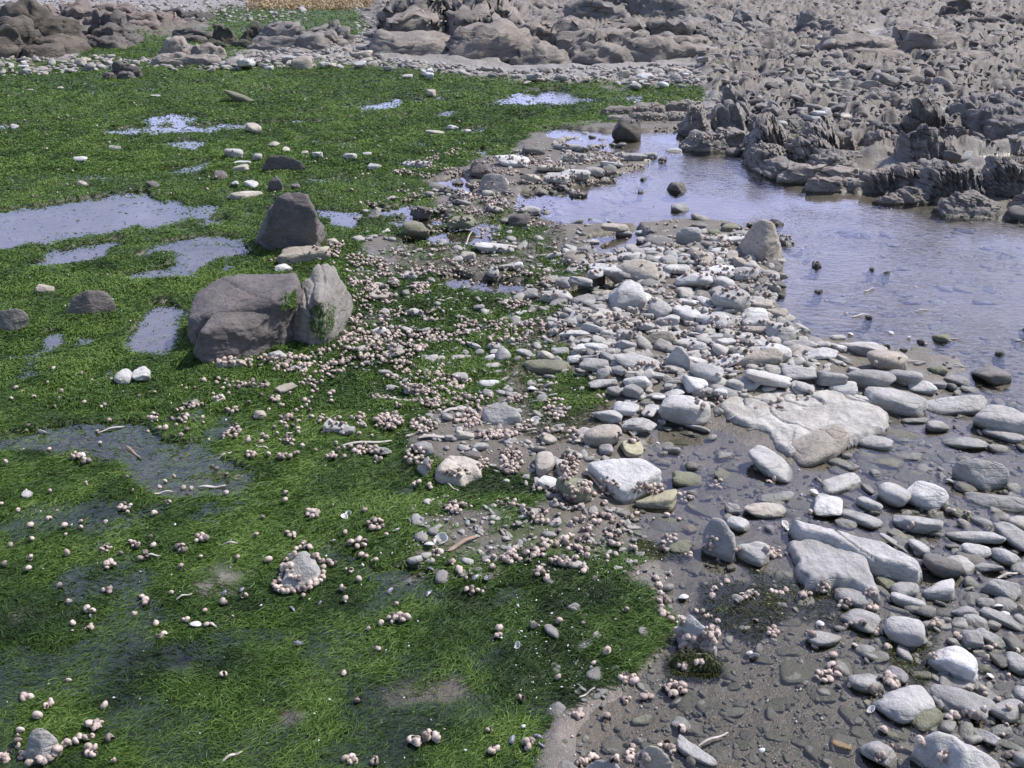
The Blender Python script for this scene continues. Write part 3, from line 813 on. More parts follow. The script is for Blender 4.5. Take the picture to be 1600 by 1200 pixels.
CELLS = {'A': (840, 330), 'B': (1200, 480), 'C': (840, 600), 'D': (1200, 720), 'E': (1200, 900), 'F': (840, 900), 'G': (540, 380), 'H': (540, 600), 'I': (260, 290)}
COBBLES = """
A 570 285 130 50 3 f|A 715 245 155 45 3 f w|A 590 240 90 30 0 f m|A 730 300 140 40 5 f w|A 735 340 160 40 8 f|A 840 280 130 80 75 f m|A 790 225 110 35 10 f|A 925 285 90 45 5 r w
A 1030 295 175 100 55 a t|A 1110 290 110 60 35 f|A 1150 258 130 38 3 f w|A 1205 185 170 45 -4 f w|A 1255 138 120 28 0 f m|A 1215 290 120 65 -55 f t|A 1262 320 75 70 0 r t|A 1300 390 150 60 5 r
A 870 362 150 60 0 f w|A 980 425 215 85 3 f w|A 1130 378 205 75 2 f w|A 1160 445 135 85 10 r|A 440 365 220 55 3 f w|A 760 385 130 35 10 f w|A 110 525 210 75 3 f|A 445 530 130 55 -8 a n
A 690 540 90 55 60 f w|A 755 610 135 85 10 r|A 935 632 160 88 15 f w|A 940 567 110 40 15 f w|A 1050 565 115 55 45 f w|A 1210 550 185 125 8 r|A 1095 675 190 85 10 f|A 1180 650 130 50 35 f m|A 1030 615 80 35 20 r
A 815 680 135 65 5 a|A 685 655 80 35 5 r m|A 670 715 100 50 5 r|A 1355 645 160 55 2 f w|A 1370 695 165 65 -5 r|A 1370 740 130 40 5 f t|A 1390 585 150 60 10 a n|A 1490 640 130 60 20 a n|A 1520 750 160 108 15 r
A 400 675 150 70 20 f n|A 340 725 120 50 15 r|A 245 695 160 35 8 f|A 140 715 90 30 0 f|A 230 760 200 28 -3 f w|A 400 625 85 30 -8 a w|A 290 650 90 40 0 r|A 545 770 95 60 0 r m|A 550 835 115 60 15 a m|A 430 760 70 35 0 r
A 850 770 150 35 -5 f w|A 745 755 110 35 8 f|A 980 768 80 30 0 f|A 1110 785 90 35 5 f|A 1280 783 130 45 2 f|A 1180 820 120 60 -15 a|A 1360 820 130 60 5 f|A 950 835 175 70 25 f|A 940 800 120 30 15 f|A 975 930 145 50 15 f w
A 1280 885 140 80 20 r n|A 1490 870 170 115 25 f w|A 1165 945 235 55 -5 f w|A 1440 1045 270 80 5 f w|A 620 945 260 80 10 f|A 265 855 100 45 -10 a w|A 360 845 150 50 12 f w|A 230 920 90 35 0 f w|A 320 912 100 30 5 f m|A 60 900 90 48 20 r n
A 435 910 90 60 50 r m|A 355 958 170 55 5 f m|A 410 1010 80 60 0 r m|A 500 990 100 60 60 f m|A 730 1025 120 45 15 a|A 615 1060 165 70 5 f w|A 410 1075 170 50 -5 f|A 480 1120 80 50 15 r m|A 600 1115 120 70 15 r m
A 975 1070 150 100 30 a w|A 1060 1010 190 90 15 r|A 1035 1125 130 50 0 r m|A 860 1140 130 55 -8 f|A 1140 1130 90 45 5 r w|A 770 1162 110 30 0 f w|A 1235 1080 90 55 20 r|A 585 1010 90 25 0 f|A 820 1095 60 35 0 r m|A 1590 1000 110 90 60 r
A 1570 835 80 45 10 r m|A 130 880 90 40 0 r m|A 80 430 90 50 0 r t|A 170 445 95 55 10 r m|A 270 435 140 45 8 a m|A 330 205 110 35 -8 a|A 200 225 90 40 10 a|A 540 145 100 45 5 r m|A 640 143 75 35 0 r w|A 1540 200 130 80 50 a m|A 480 98 180 40 -5 f t
A 250 300 190 70 15 f t|A 995 95 110 45 0 a d|A 1200 105 110 50 0 r g|A 1105 135 80 40 0 r g|A 1340 90 70 50 0 a d|A 1495 95 80 50 20 a d|A 715 115 90 50 -60 a d|A 760 185 110 45 0 a m|A 660 190 90 40 0 a m|A 1300 492 90 40 5 a d|A 1510 540 60 40 0 a d
C 550 155 160 75 8 f w|C 705 168 130 70 -40 f|C 925 155 290 150 8 r|C 430 195 190 75 8 a|C 635 262 210 95 5 a|C 405 318 220 108 5 r t|C 590 400 140 105 10 f y|C 1000 275 150 45 25 a|C 775 240 50 36 0 r w|C 45 480 165 120 80 r n|C 150 520 115 80 85 r p
C 65 615 130 65 5 f w|C 230 650 190 150 15 r g|C 430 410 90 60 0 r m|C 735 730 260 115 5 t y|C 1175 460 120 45 -5 f|C 1460 510 280 140 20 f p|C 840 425 110 45 5 r m|C 960 525 80 50 10 r d|C 1250 875 140 90 15 r w|C 1345 1055 180 130 15 a p
C 1420 790 260 95 3 f n|C 1490 710 230 70 -3 f m|C 1450 905 70 50 10 r v|C 1220 780 90 80 0 r m|C 780 490 110 35 8 f t|C 830 890 260 90 5 f s|C 580 910 220 110 5 f s|C 400 1110 160 110 0 f s|C 930 605 190 80 0 f g|C 1100 560 150 45 5 f s|C 890 1020 150 75 0 f g
C 600 1090 170 70 10 f s|C 1030 790 190 80 10 f s|C 960 905 90 50 -10 f r|C 250 335 70 45 0 r m|C 70 340 100 60 10 f t|C 870 365 140 50 0 f s|C 1230 520 170 60 5 f s|C 1200 600 200 70 10 f s
B 190 140 110 80 10 a p|B 200 240 190 50 8 f|B 340 297 200 68 -3 a w|B 445 255 100 40 5 r w|B 590 250 260 75 18 a p|B 750 335 250 115 -5 r t|B 540 395 90 40 0 r|B 640 440 280 110 8 r m|B 860 430 190 100 12 r m|B 710 410 100 25 0 f|B 395 442 170 82 5 a m
B 190 355 150 60 -20 f|B 195 415 190 75 5 a p|B 475 510 160 70 0 r w|B 230 500 110 45 10 r|B 585 570 140 40 25 f w|B 800 572 350 125 12 f p|B 965 502 155 60 2 f w|B 1160 615 400 95 2 f w|B 1385 420 190 145 5 t d|B 1180 455 140 55 15 f m|B 1070 485 90 40 15 r m
B 1270 515 130 40 -8 f m|B 1470 710 270 170 20 r p|B 1475 800 200 90 25 f m|B 920 708 160 42 3 f m|B 1055 745 140 65 0 r m|B 1235 850 260 75 12 f m|B 1440 890 120 50 0 r m|B 665 850 200 85 12 f p|B 330 870 410 150 -10 f t|B 450 980 180 70 30 f m|B 870 935 180 50 5 f m
B 670 1040 70 60 20 r m|B 700 965 260 95 10 f y s|B 900 1070 200 100 5 f s|B 1100 222 140 58 0 a g|B 1060 385 110 50 0 f g|B 1590 880 60 60 0 r d|B 1000 300 200 60 3 f s|B 620 1000 150 70 5 f s|B 820 830 240 90 4 f s|B 1000 940 170 70 8 f s|B 400 340 240 90 0 f s|B 1250 690 170 60 4 f s
D 460 150 270 95 -8 f w|D 375 270 220 150 -50 f w|D 625 180 90 55 70 r m|D 635 275 150 85 30 r p|D 575 360 230 90 28 f p|D 785 215 190 135 15 r p|D 985 225 210 155 15 r w|D 1430 255 370 95 12 f m|D 930 395 280 110 18 a p|D 1280 470 360 95 5 f p
D 945 540 130 85 25 r p|D 815 530 220 60 30 f p|D 1300 570 180 78 5 r p|D 1475 595 150 115 40 r m|D 1095 650 225 145 10 r d|D 1350 670 230 75 12 a m|D 1570 670 120 80 -20 f p|D 1465 790 195 135 20 a m|D 860 800 180 98 -5 r p|D 875 880 200 78 15 r p
D 1065 810 200 112 5 t p|D 840 680 190 50 5 f g|D 530 850 220 110 20 f m|D 570 990 220 125 25 f m|D 855 1070 230 170 5 r p|D 345 1115 180 110 -15 f m|D 1360 890 110 60 5 r m|D 1225 945 150 78 5 a m|D 1295 1000 180 95 25 f p|D 1405 1030 75 62 20 r n
D 1470 990 250 90 28 f m|D 1580 1000 100 80 20 r m|D 1270 1110 115 125 60 a m|D 1390 1110 160 95 50 a m|D 1335 385 120 70 35 r m|D 1545 480 220 140 70 r m|D 1150 535 80 45 0 r m|D 485 395 120 60 15 f m|D 1200 330 110 80 20 f g|D 740 760 110 80 30 f g
D 815 465 120 60 30 f t|D 500 215 130 35 30 f d|D 720 815 110 40 55 f m|D 800 930 150 35 28 f d|D 190 280 140 60 5 f s|D 1160 745 120 50 10 f s|D 150 760 200 110 0 f s|D 90 1000 200 90 0 f s
E 1170 540 285 190 20 t w|E 1200 770 330 170 28 f m|E 870 790 355 190 -15 f p|E 620 670 240 115 -5 r m|E 330 745 180 110 0 f s|E 350 725 90 60 0 f m|E 985 890 220 130 -25 f g|E 1350 725 200 80 60 f m|E 1500 840 220 130 -30 r m|E 1555 545 150 125 -60 r m|E 1460 970 130 65 -3 r p
E 1580 735 110 90 -40 r p|E 1370 1010 145 92 50 a m|E 700 1110 200 180 10 a m|E 1240 660 100 45 5 r v|E 1440 520 130 85 60 a d|E 1160 415 80 55 0 r m|E 810 620 125 80 20 f v|E 760 740 95 80 -40 f v|E 1070 1180 150 60 0 r m|E 1540 420 120 110 40 a d|E 440 550 80 45 10 f p
E 460 1065 120 55 20 r o|E 240 1030 130 75 15 f s|E 420 990 150 65 -3 f s|E 520 870 160 120 20 f s|E 200 610 270 150 0 f s|E 590 990 150 70 10 f s|E 450 1170 260 100 0 f s|E 640 810 90 50 30 f y|E 330 1130 110 60 0 f s|E 1350 580 90 60 0 r g|E 1020 1090 80 70 0 f g
E 800 1000 130 60 10 f g|E 960 620 110 45 10 f g|E 1500 1060 130 60 20 f d|E 1560 1110 120 70 -30 f m|E 740 500 130 60 8 f s|E 120 470 170 70 0 f s|E 60 1000 160 70 10 f s|E 100 780 180 80 0 f s|E 640 880 120 60 -15 f s
F 980 1110 260 105 40 t p|F 930 945 175 80 20 f m|F 940 800 220 130 15 f s|F 1290 490 110 70 0 f s|F 1400 520 140 70 0 f s|F 650 900 130 55 0 f g|F 1225 690 90 60 0 f s|F 1480 820 130 70 0 f s|F 1180 600 120 50 0 f s|F 1100 820 140 60 12 f s|F 1250 1060 150 70 5 f s
G 935 28 250 52 3 f w|G 1140 315 120 50 5 r m|G 1280 230 100 50 0 r m|G 1365 240 100 60 0 r m|G 1110 435 90 25 3 f w|G 1100 505 110 45 0 r m|G 1340 510 100 32 0 f|G 930 645 90 45 0 r p|G 1115 680 100 32 8 f p|G 720 830 100 48 10 r p|G 895 875 150 52 3 f w
G 915 715 100 40 -10 a w|G 805 640 90 35 5 f|G 960 680 110 30 0 f m|G 1260 765 280 75 5 f g|G 1440 95 150 80 15 r t|G 1075 140 70 40 0 r w|G 790 555 90 30 8 f|G 1345 680 100 45 0 r m|G 1560 190 100 50 0 f|G 210 550 90 50 0 r w|G 440 430 120 45 10 a w
G 220 330 140 60 0 a n|G 300 690 130 50 0 a n|G 440 915 140 60 8 a p|G 760 80 100 60 0 a n|G 400 205 110 40 12 a p
H 490 400 110 80 30 r m|H 745 315 110 48 0 a n|H 215 420 140 55 20 a m|H 90 235 150 28 35 f m|H 10 285 95 52 0 a m|H 650 335 60 35 0 r m|H 790 440 110 45 5 r d
I 730 515 110 50 -20 a w|I 490 60 190 65 -12 f n|I 400 1112 180 60 -5 r t|I 690 1060 110 55 0 a p|I 830 1140 130 45 5 f p|I 640 340 110 40 5 a n|I 1040 350 80 40 0 a n|I 960 400 110 40 0 f n
"""
def place_stone(px, py, L, W, ang, kind, tone, noun, cat, group, label=None, name=None):
    sub = 's' in tone
    d = depth_of(py)
    th = math.radians(ang)
    x, y = [float(v) for v in at(px, py, .02)]
    delta = math.atan2(CAM_H, y)
    k = {'r': .62, 'f': .42, 'a': .62, 't': .55}[kind] * (0.6 if sub else 1)
    fs = math.sqrt(math.sin(delta) ** 2 + (k * math.cos(delta)) ** 2)
    mpp = d / FPX
    M = np.array([[math.cos(th) * L, -math.sin(th) * W], [-math.sin(th) * L / fs, -math.cos(th) * W / fs]]) * mpp
    U, S, _ = np.linalg.svd(M)
    rat = S[0] / S[1]
    if rat > 3.4: S = np.array([S[0] * math.sqrt(3.4 / rat) * 1.0, S[1] * math.sqrt(rat / 3.4) * .8])
    yaw = math.atan2(U[1, 0], U[0, 0])
    c = k * S[1]
    base = gz(x, y)
    zc = base + (.38 if not sub else -.02) * c
    if sub: zc = min(zc, -.004 - c * .42)
    x, y = [float(v) for v in at(px, py, max(zc, -.02) + (.0 if sub else .1 * c))]
    if base < -.012 and not sub:                       # stands in water: its foot reaches the bed
        top, bot = .62 * c, base - .01
        zc, c = (top + bot) / 2, (top - bot) / 1.2
    i = random.randrange(10)
    me = STONE_ME[kind][i]
    nm = name or ("cobble" if cat == "cobble" else "rock")
    o = bpy.data.objects.new(nm, me)
    C.objects.link(o)
    o.location = (x, y, zc)
    o.scale = (S[0] / 2 * 1.04, S[1] / 2 * 1.04, c / 2 * 1.2)
    o.rotation_euler = (random.gauss(0, .14), random.gauss(0, .12), yaw + (math.pi if random.random() < .5 and kind != 't' else 0))
    t = np.array(TONE[tone[0]]) * random.uniform(.88, 1.08)
    if tone == 'ys' : t = np.array(TONE['y']) * .6
    o.color = (*t, 1)
    if label: tag(o, label, cat, group)
    else: pend(o, noun, px, py, cat, group)
    return o
KNAME = {'r': "rounded", 'f': "flat", 'a': "angular", 't': "wedge-shaped"}
for rec in COBBLES.replace("\n", "|").split("|"):
    q = rec.split()
    if len(q) < 7: continue
    X0, Y0 = CELLS[q[0]]
    cx, cy, L, W, ang = [float(v) for v in q[1:6]]
    tone = "".join(q[7:]) if len(q) > 7 else 'p'
    shape = KNAME[q[6]] if L / W < 2.4 else ("long" if L / W < 3.6 else "slender")
    size = "large " if L > 225 else ("small " if L < 105 else "")
    nn = "cobble" if q[6] in "rf" else "stone"
    noun = f"{size}{shape} {TNAME[tone[0]]} {nn}"
    place_stone(X0 + cx / 4, Y0 + cy / 4, L / 4, W / 4, ang, q[6], tone, noun, "cobble", "stones lying about the pools")

# stones out on the weed, on the snaily bar beyond the pool corner and standing in the big pool
OUTSTONES = """194 587 27 27 80 r p|221 585 32 24 50 a w|71 452 27 12 0 a t|42 773 15 12 0 r p|299 631 30 13 0 a t|447 607 28 16 -20 a t|342 623 18 11 -10 a p|525 666 38 17 0 a p|407 647 20 12 0 a t
397 201 22 15 10 r n|366 239 28 15 0 r p|378 254 28 6 3 f w|375 262 26 9 -3 f n|345 275 20 16 0 a b|393 287 22 8 5 f w|367 286 18 10 60 a w|125 248 21 7 10 f w|179 230 24 5 5 f m|130 287 15 8 0 f t|240 288 20 8 5 f b|24 199 17 7 20 f p|380 155 58 13 2 f g|462 291 14 9 0 r b|402 244 14 9 0 r m
476 239 10 12 60 a n|447 234 9 11 60 a n|495 242 22 12 40 a w|430 225 15 7 -5 f n|94 138 9 5 0 r n|47 141 10 4 0 r n|243 150 14 4 -5 f w|706 200 20 9 -5 f w|679 207 28 7 5 f n|728 205 18 7 20 f w|547 243 22 8 0 f w|637 119 15 5 0 f w|671 118 13 8 0 r w|586 260 22 8 5 a w|674 145 14 10 0 a n|573 240 14 5 0 f w
834 234 34 17 0 a d|800 251 48 16 5 f w|754 264 34 24 0 a b|652 257 46 13 12 a w|888 229 50 9 3 f m|903 246 44 14 0 a m|955 257 34 8 3 f w|928 267 32 13 0 r m|952 266 22 12 0 r d|898 272 46 14 3 f p|996 245 28 10 0 r m|1014 247 26 13 0 r p|978 244 24 12 0 a p|1036 255 16 9 0 r d|860 262 40 12 -4 f n|870 278 36 12 4 f p|828 278 30 12 0 a n
980 197 44 27 0 a k|1058 299 32 21 0 a d|1062 328 28 15 5 a m|903 309 28 12 0 a k|880 294 18 9 0 a d|1007 285 14 7 0 a k|1000 305 10 9 0 a k|847 302 22 10 0 a d|865 303 16 6 0 a k|827 329 34 18 0 a m|812 342 34 18 0 a b|720 344 42 17 0 a g|658 330 32 16 0 a b|650 358 40 20 0 a g|712 308 20 9 0 a k|725 305 24 9 0 f p|715 287 18 9 0 a d|690 296 44 14 10 a d
1274 420 16 12 0 a k|1278 462 14 8 0 a k|1218 465 13 10 0 a k|1360 427 10 7 0 a k|1383 432 12 7 0 a k|1356 502 13 8 0 a k|1385 540 10 7 0 a k|1412 546 10 6 0 a k|1442 537 16 11 0 a d|1562 560 18 9 0 a k|1600 520 12 8 0 a d
1052 240 30 9 5 f w|1075 236 26 10 0 a m|1145 243 24 13 0 r d|1165 240 18 9 0 r d|1188 242 20 9 0 r d|1192 249 14 8 0 r k|1222 193 15 9 0 r p|1197 199 24 16 0 r m|1271 166 29 7 -3 f d|1303 164 16 9 0 r m|1320 156 19 11 0 r n|1280 176 22 6 0 f w|1322 182 20 6 -6 f n|1372 199 18 7 -8 f n|1205 152 18 5 5 f d|1350 160 22 8 10 f p|1375 233 20 8 5 f w"""
for rec in OUTSTONES.replace("\n", "|").split("|"):
    q = rec.split()
    px, py, L, W, ang = [float(v) for v in q[:5]]
    tone = q[6]
    shape = KNAME[q[5]] if L / W < 2.4 else "long"
    place_stone(px, py, L, W, ang, q[5], tone, f"{'small ' if L < 20 else ''}{shape} {TNAME[tone]} {'stone' if q[5] in 'at' else 'cobble'}", "stone", "scattered shore stones", name="stone")

# ------------------------------------------------------------------ outcrops: masses of tilted slate blocks, one thing each
def outcrop(label, x0, x1, yb, rise, n, tone, depth=1.0, fin=.35, dip=.35, yaw=.2, seed=1, prof=None, blocky=0.0, name="outcrop"):
    """x0..x1 photo pixels of the foot line yb, rise in pixels; depth = how far it runs back in metres; prof = heights along it 0..1.
    Overlapping fractured masses in rows, each cut by upright bedding joints (period from fin)"""
    r = np.random.default_rng(seed)
    d = float(depth_of(yb)); mpp = d / FPX
    W = (x1 - x0) * mpp; Hm = rise * mpp / CP * 1.18
    ox, oy = [float(v) for v in at((x0 + x1) / 2, yb, .03)]
    g0 = gz(ox, oy) * .5
    pr = np.array(prof if prof else [.45, .9, 1, .8, .5])
    period = .15 * fin * max(d / 6.5, .9)
    VV, FF, off = [], [], 0
    rows = 3 if depth > .8 else 2
    for row in range(rows):
        q = row / max(rows - 1, 1)
        nb = int(np.clip(round(W / (Hm * (1.15 + .9 * blocky))), 2, 8))
        for i in range(nb):
            u = (i + .5 + r.normal(0, .14)) / nb - .5
            w = W / nb * r.uniform(.55, .80) + .02
            hgt = max(Hm * float(np.interp(u + .5, np.linspace(0, 1, len(pr)), pr)) * ((.50 + .25 * blocky + (.5 - .25 * blocky) * q) if rows > 1 else 1) * r.uniform(.72, 1.1), .04)
            y_ = (q * .62 + r.uniform(-.06, .06)) * depth; dp = depth * r.uniform(.30, .48)
            Q = []
            for sx_, sy_ in ((-1, 0), (1, 0), (-1, 1), (1, 1), (0, -.12)):
                Q.append([sx_ * w * r.uniform(.9, 1.1), y_ + sy_ * dp, -.06])
            for _ in range(7 if blocky < .3 else 11):
                a_ = r.uniform(0, 6.28); zt = hgt * r.uniform(.55 if blocky < .3 else .78, 1.0)
                Q.append([math.cos(a_) * w * r.uniform(.35 if blocky < .3 else .65, .85 if blocky < .3 else .98) + dip * hgt * .6, y_ + dp * (.45 + .42 * math.sin(a_)), zt])
            Q.append([r.uniform(-.4, .4) * w + dip * hgt * .6, y_ + dp * .4, hgt])
            Q = np.array(Q)
            V, F, c_ = hard_hull(Q, 5 if d < 8.5 else 4, 2)
            V = V + c_
            V = rough(V, max(min(w, hgt), .05), .27, seed * 31 + i + row * 9)
            V = flute(V, yaw + r.normal(0, .08), period, .26 if fin < .5 else (.18 if fin < .75 else .11), float(V[:, 2].max()), seed + i, dip)
            V = rough(V, max(min(w, hgt) * .3, .03), .16, seed * 17 + i)
            V[:, 0] += u * W
            VV.append(V); FF.append(F + off); off += len(V)
    o = link(name, new_mesh(name, np.vstack(VV), np.vstack(FF)), M_outcrop)
    o.location = (ox, oy, g0)
    o.color = (*tone, 1)
    return tag(o, label, "rock outcrop")
GR, BR, DK, PK = (.225, .21, .20), (.245, .218, .198), (.13, .118, .112), (.30, .268, .245)
outcrop("jagged grey-brown ridge of upright slates at the back left of the pale gravel", 592, 830, 92, 92, 150, BR, 2.6, .30, -.35, .1, 1, [.25, .75, .95, .85, .7])
outcrop("smooth-sided brown outcrop split into big blocks behind the gravel", 800, 975, 97, 66, 26, BR, 1.6, .62, -.15, .1, 2, [.5, .7, 1, .9, .8], blocky=.12)
outcrop("blocky brown outcrop with a pale sunlit patch at its right end", 958, 1120, 95, 56, 24, BR, 1.5, .7, -.2, .1, 3, [.8, .85, 1, .9, .35], blocky=.31)
outcrop("tall dark shadowed crag at the top edge behind the brown outcrops", 905, 1075, 40, 62, 40, GR, 1.6, .5, -.2, .2, 4, [.45, .9, 1, 1, .7], blocky=.2)
outcrop("low grey ledge running right from the brown outcrops", 1085, 1225, 62, 34, 46, GR, 1.8, .5, -.25, .2, 5, [.8, .7, .8, .9, .5])
outcrop("tilted grey slabs leaning left beside the brown outcrops", 1105, 1205, 88, 38, 18, GR, .9, .45, -.55, .3, 6, [.9, 1, .7, .4, .3])
outcrop("big dark olive rock face leaning at the left edge", -40, 70, 93, 62, 10, (.115, .10, .085), 1.3, .9, .12, .1, 7, [1, 1, .9, .6, .25], blocky=.6)
outcrop("brown rock ridge rising between the gravel and the olive rock", 42, 182, 76, 42, 34, DK, 1.0, .55, .1, .1, 8, [.5, .65, .75, 1, .6], blocky=.2)
outcrop("low brown bank under the white gravel at the far left", 20, 245, 46, 34, 60, (.20, .165, .15), 1.0, .6, 0, 0, 9, [.6, .8, 1, .8, .6], blocky=.3)
outcrop("short purplish ridge at the end of the far brown bank", 240, 318, 34, 20, 24, DK, .7, .6, 0, 0, 10, [.8, 1, .8, .6, .3], blocky=.3)
outcrop("dark weed-covered rock with ragged top above the gravel", 320, 396, 78, 34, 30, (.085, .085, .065), .7, .6, .1, 0, 11, [.5, .9, 1, .95, .7])
outcrop("grey sloping outcrop joined to the dark weed-covered rock", 392, 530, 80, 42, 40, GR, 1.0, .6, .3, 0, 12, [.6, .9, 1, .7, .3], blocky=.2)
outcrop("pinkish rock with cracked pale face on the weed edge", 236, 330, 103, 32, 26, PK, .7, .7, .1, .1, 13, [.6, 1, .8, .7, .3], blocky=.4)
outcrop("low dark hump of rock in the far green weed", 262, 318, 66, 16, 14, DK, .5, .8, 0, 0, 14, [.5, 1, 1, .9, .4], blocky=.3)
outcrop("brown lump of rock low in the gravel and weed", 164, 202, 121, 18, 14, DK, .35, .8, 0, 0, 15, [.6, 1, 1, .8, .4], blocky=.3)
outcrop("finned slate outcrop in upright plates at the far edge of the big pool", 1206, 1355, 272, 62, 100, GR, .9, .26, -.18, .15, 16, [.25, .75, 1, .85, .6])
outcrop("low pale ledge at the waterline under the finned slates", 1262, 1425, 292, 22, 26, PK, .35, 1.0, -.1, .1, 17, [.7, 1, .8, .9, .5], blocky=.6)
outcrop("twin-peaked dark rock of leaning plates standing above the outcrop", 1395, 1512, 238, 62, 20, (.16, .15, .145), .45, .42, -.38, .1, 18, [.25, .5, .95, 1, .45], blocky=.2)
outcrop("rounded bedded outcrop below the twin-peaked rock", 1418, 1530, 283, 52, 34, GR, .6, .5, -.1, .1, 19, [.6, 1, .95, .8, .6], blocky=.3)
outcrop("bedded grey outcrop bulging into the pool's far shore", 1385, 1480, 312, 42, 34, BR, .5, .4, -.3, .2, 20, [.5, .9, 1, .9, .6])
outcrop("row of vertical slate plates running out of the right edge", 1488, 1660, 330, 58, 46, GR, .6, .30, -.12, .1, 21, [.55, .8, .95, 1, 1])
outcrop("low stepped slates between the fins and the twin-peaked rock", 1330, 1420, 252, 34, 34, BR, .6, .45, -.3, .2, 22, [.8, .7, .8, .9, .8])
outcrop("broken brown ridge across the middle of the rocky field", 1322, 1525, 100, 52, 70, BR, 1.3, .5, -.25, .15, 23, [.6, .9, 1, .9, .7], blocky=.2)
outcrop("small buff ledge with upright bedding beyond the fins", 1370, 1440, 190, 30, 24, BR, .5, .5, -.1, .1, 24, [.7, 1, 1, .9, .6], blocky=.2)
outcrop("lone grey pyramid boulder standing in the rocky field", 1258, 1302, 58, 30, 5, (.24, .235, .235), .3, 1.0, -.25, .2, 25, [.7, 1, 1, .9, .5], blocky=.8)
outcrop("dark mound of rock near the top of the rocky field", 1482, 1532, 36, 20, 10, DK, .5, .8, 0, .2, 26, [.4, .8, 1, .9, .6], blocky=.4)
outcrop("long dark ledge at the top right edge", 1545, 1650, 50, 22, 26, DK, .7, .7, 0, .1, 27, [.6, .8, .9, 1, 1], blocky=.3)
outcrop("crusted knobbly outcrop at the back of the pool's inlet", 1085, 1180, 228, 54, 60, (.25, .235, .225), .8, .6, -.2, .2, 28, [.55, .85, 1, .9, .7], blocky=.2)
outcrop("ragged grey slabs between the knobbly outcrop and the fins", 1165, 1250, 205, 46, 44, GR, .9, .5, -.4, .2, 29, [.8, 1, .8, .7, .5])
outcrop("dark grey rock mass at the right edge behind the plates", 1548, 1660, 225, 54, 36, (.19, .18, .175), .9, .6, -.2, .1, 30, [.6, .9, 1, .9, 1], blocky=.3)
outcrop("low snaily reef beside the weed tongue at the pool's back", 955, 1090, 188, 20, 56, (.22, .20, .18), .5, .8, 0, .1, 31, [.4, .6, .9, 1, 1], blocky=.4)
outcrop("scatter ridge of grey slates left of the twin-peaked rock", 1240, 1330, 205, 26, 40, BR, .7, .55, -.2, .3, 32, [.5, .8, .9, .8, .5])
outcrop("grey-brown crest beyond the jagged ridge at the top edge", 700, 880, 30, 36, 60, BR, 1.5, .5, -.3, .1, 33, [.6, .8, .9, .8, .5], blocky=.2)
FAR_LM = [("the jagged slate ridge", 700, 60), ("the far brown bank", 130, 40), ("the dark weed-covered rock", 355, 65), ("the pinkish cracked rock", 285, 90), ("the finned slate outcrop", 1275, 245), ("the twin-peaked rock", 1470, 215),
          ("the row of slate plates", 1545, 305), ("the broken brown ridge", 1420, 80), ("the lone pyramid boulder", 1280, 45), ("the knobbly inlet outcrop", 1130, 205), ("the blocky brown outcrop", 1030, 75), ("the buff ledge", 1405, 178), ("the dark right-edge rock mass", 1590, 205)]
for q in FAR_LM: landmark(*q)

# ------------------------------------------------------------------ loose rocks of the far field, one object each
def inside(px, py, P):
    c = False
    x1, y1 = P[-1]
    for x2, y2 in P:
        if (y1 > py) != (y2 > py) and px < (x2 - x1) * (py - y1) / (y2 - y1) + x1: c = not c
        x1, y1 = x2, y2
    return c
FIELD = [(1090, 98), (1060, 30), (1130, -5), (1610, -5), (1610, 250), (1530, 245), (1420, 250), (1250, 205), (1120, 175)]
FIELD2 = [(-10, 96), (150, 92), (330, 104), (520, 66), (620, 100), (800, 118), (1080, 108), (1110, 138), (820, 130), (560, 104), (330, 112), (190, 108), (-10, 122)]
r_ = np.random.default_rng(5)
k = 0
while k < 150:
    px, py = r_.uniform(1060, 1610), r_.uniform(-5, 260)
    if not inside(px, py, FIELD) or lookup(M_farpool, np.array([px]), np.array([py]))[0] > .1: continue
    s = np.clip(r_.lognormal(2.55, .40), 8, 38) * np.clip((py + 130) / 250, .6, 1.3)
    place_stone(px, py, s, s * r_.uniform(.30, .55), r_.uniform(-25, 25), r_.choice(['a', 'a', 'f', 't']), str(r_.choice(['d', 'm', 'm', 'm', 't'])), "loose field rock", "rock", "loose rocks of the far field")
    PENDING[-1] = (PENDING[-1][0], f"{'larger' if s > 20 else 'small'} {['angular', 'tilted', 'flat-faced', 'blunt', 'jagged'][k % 5]} loose rock", *PENDING[-1][2:])
    k += 1
k = 0
while k < 60:
    px, py = r_.uniform(-10, 1110), r_.uniform(64, 140)
    if not inside(px, py, FIELD2): continue
    s = np.clip(r_.lognormal(2.6, .35), 8, 30)
    place_stone(px, py, s, s * r_.uniform(.35, .6), r_.uniform(-15, 15), r_.choice(['a', 'f', 'f', 'r']), str(r_.choice(['p', 'n', 'm', 't', 'w'])), "pale beach stone", "stone", "pale stones on the far gravel", name="stone")
    PENDING[-1] = (PENDING[-1][0], f"{'larger' if s > 15 else 'small'} {['flat', 'blunt', 'angular'][k % 3]} pale gravel-bank stone", *PENDING[-1][2:])
    k += 1

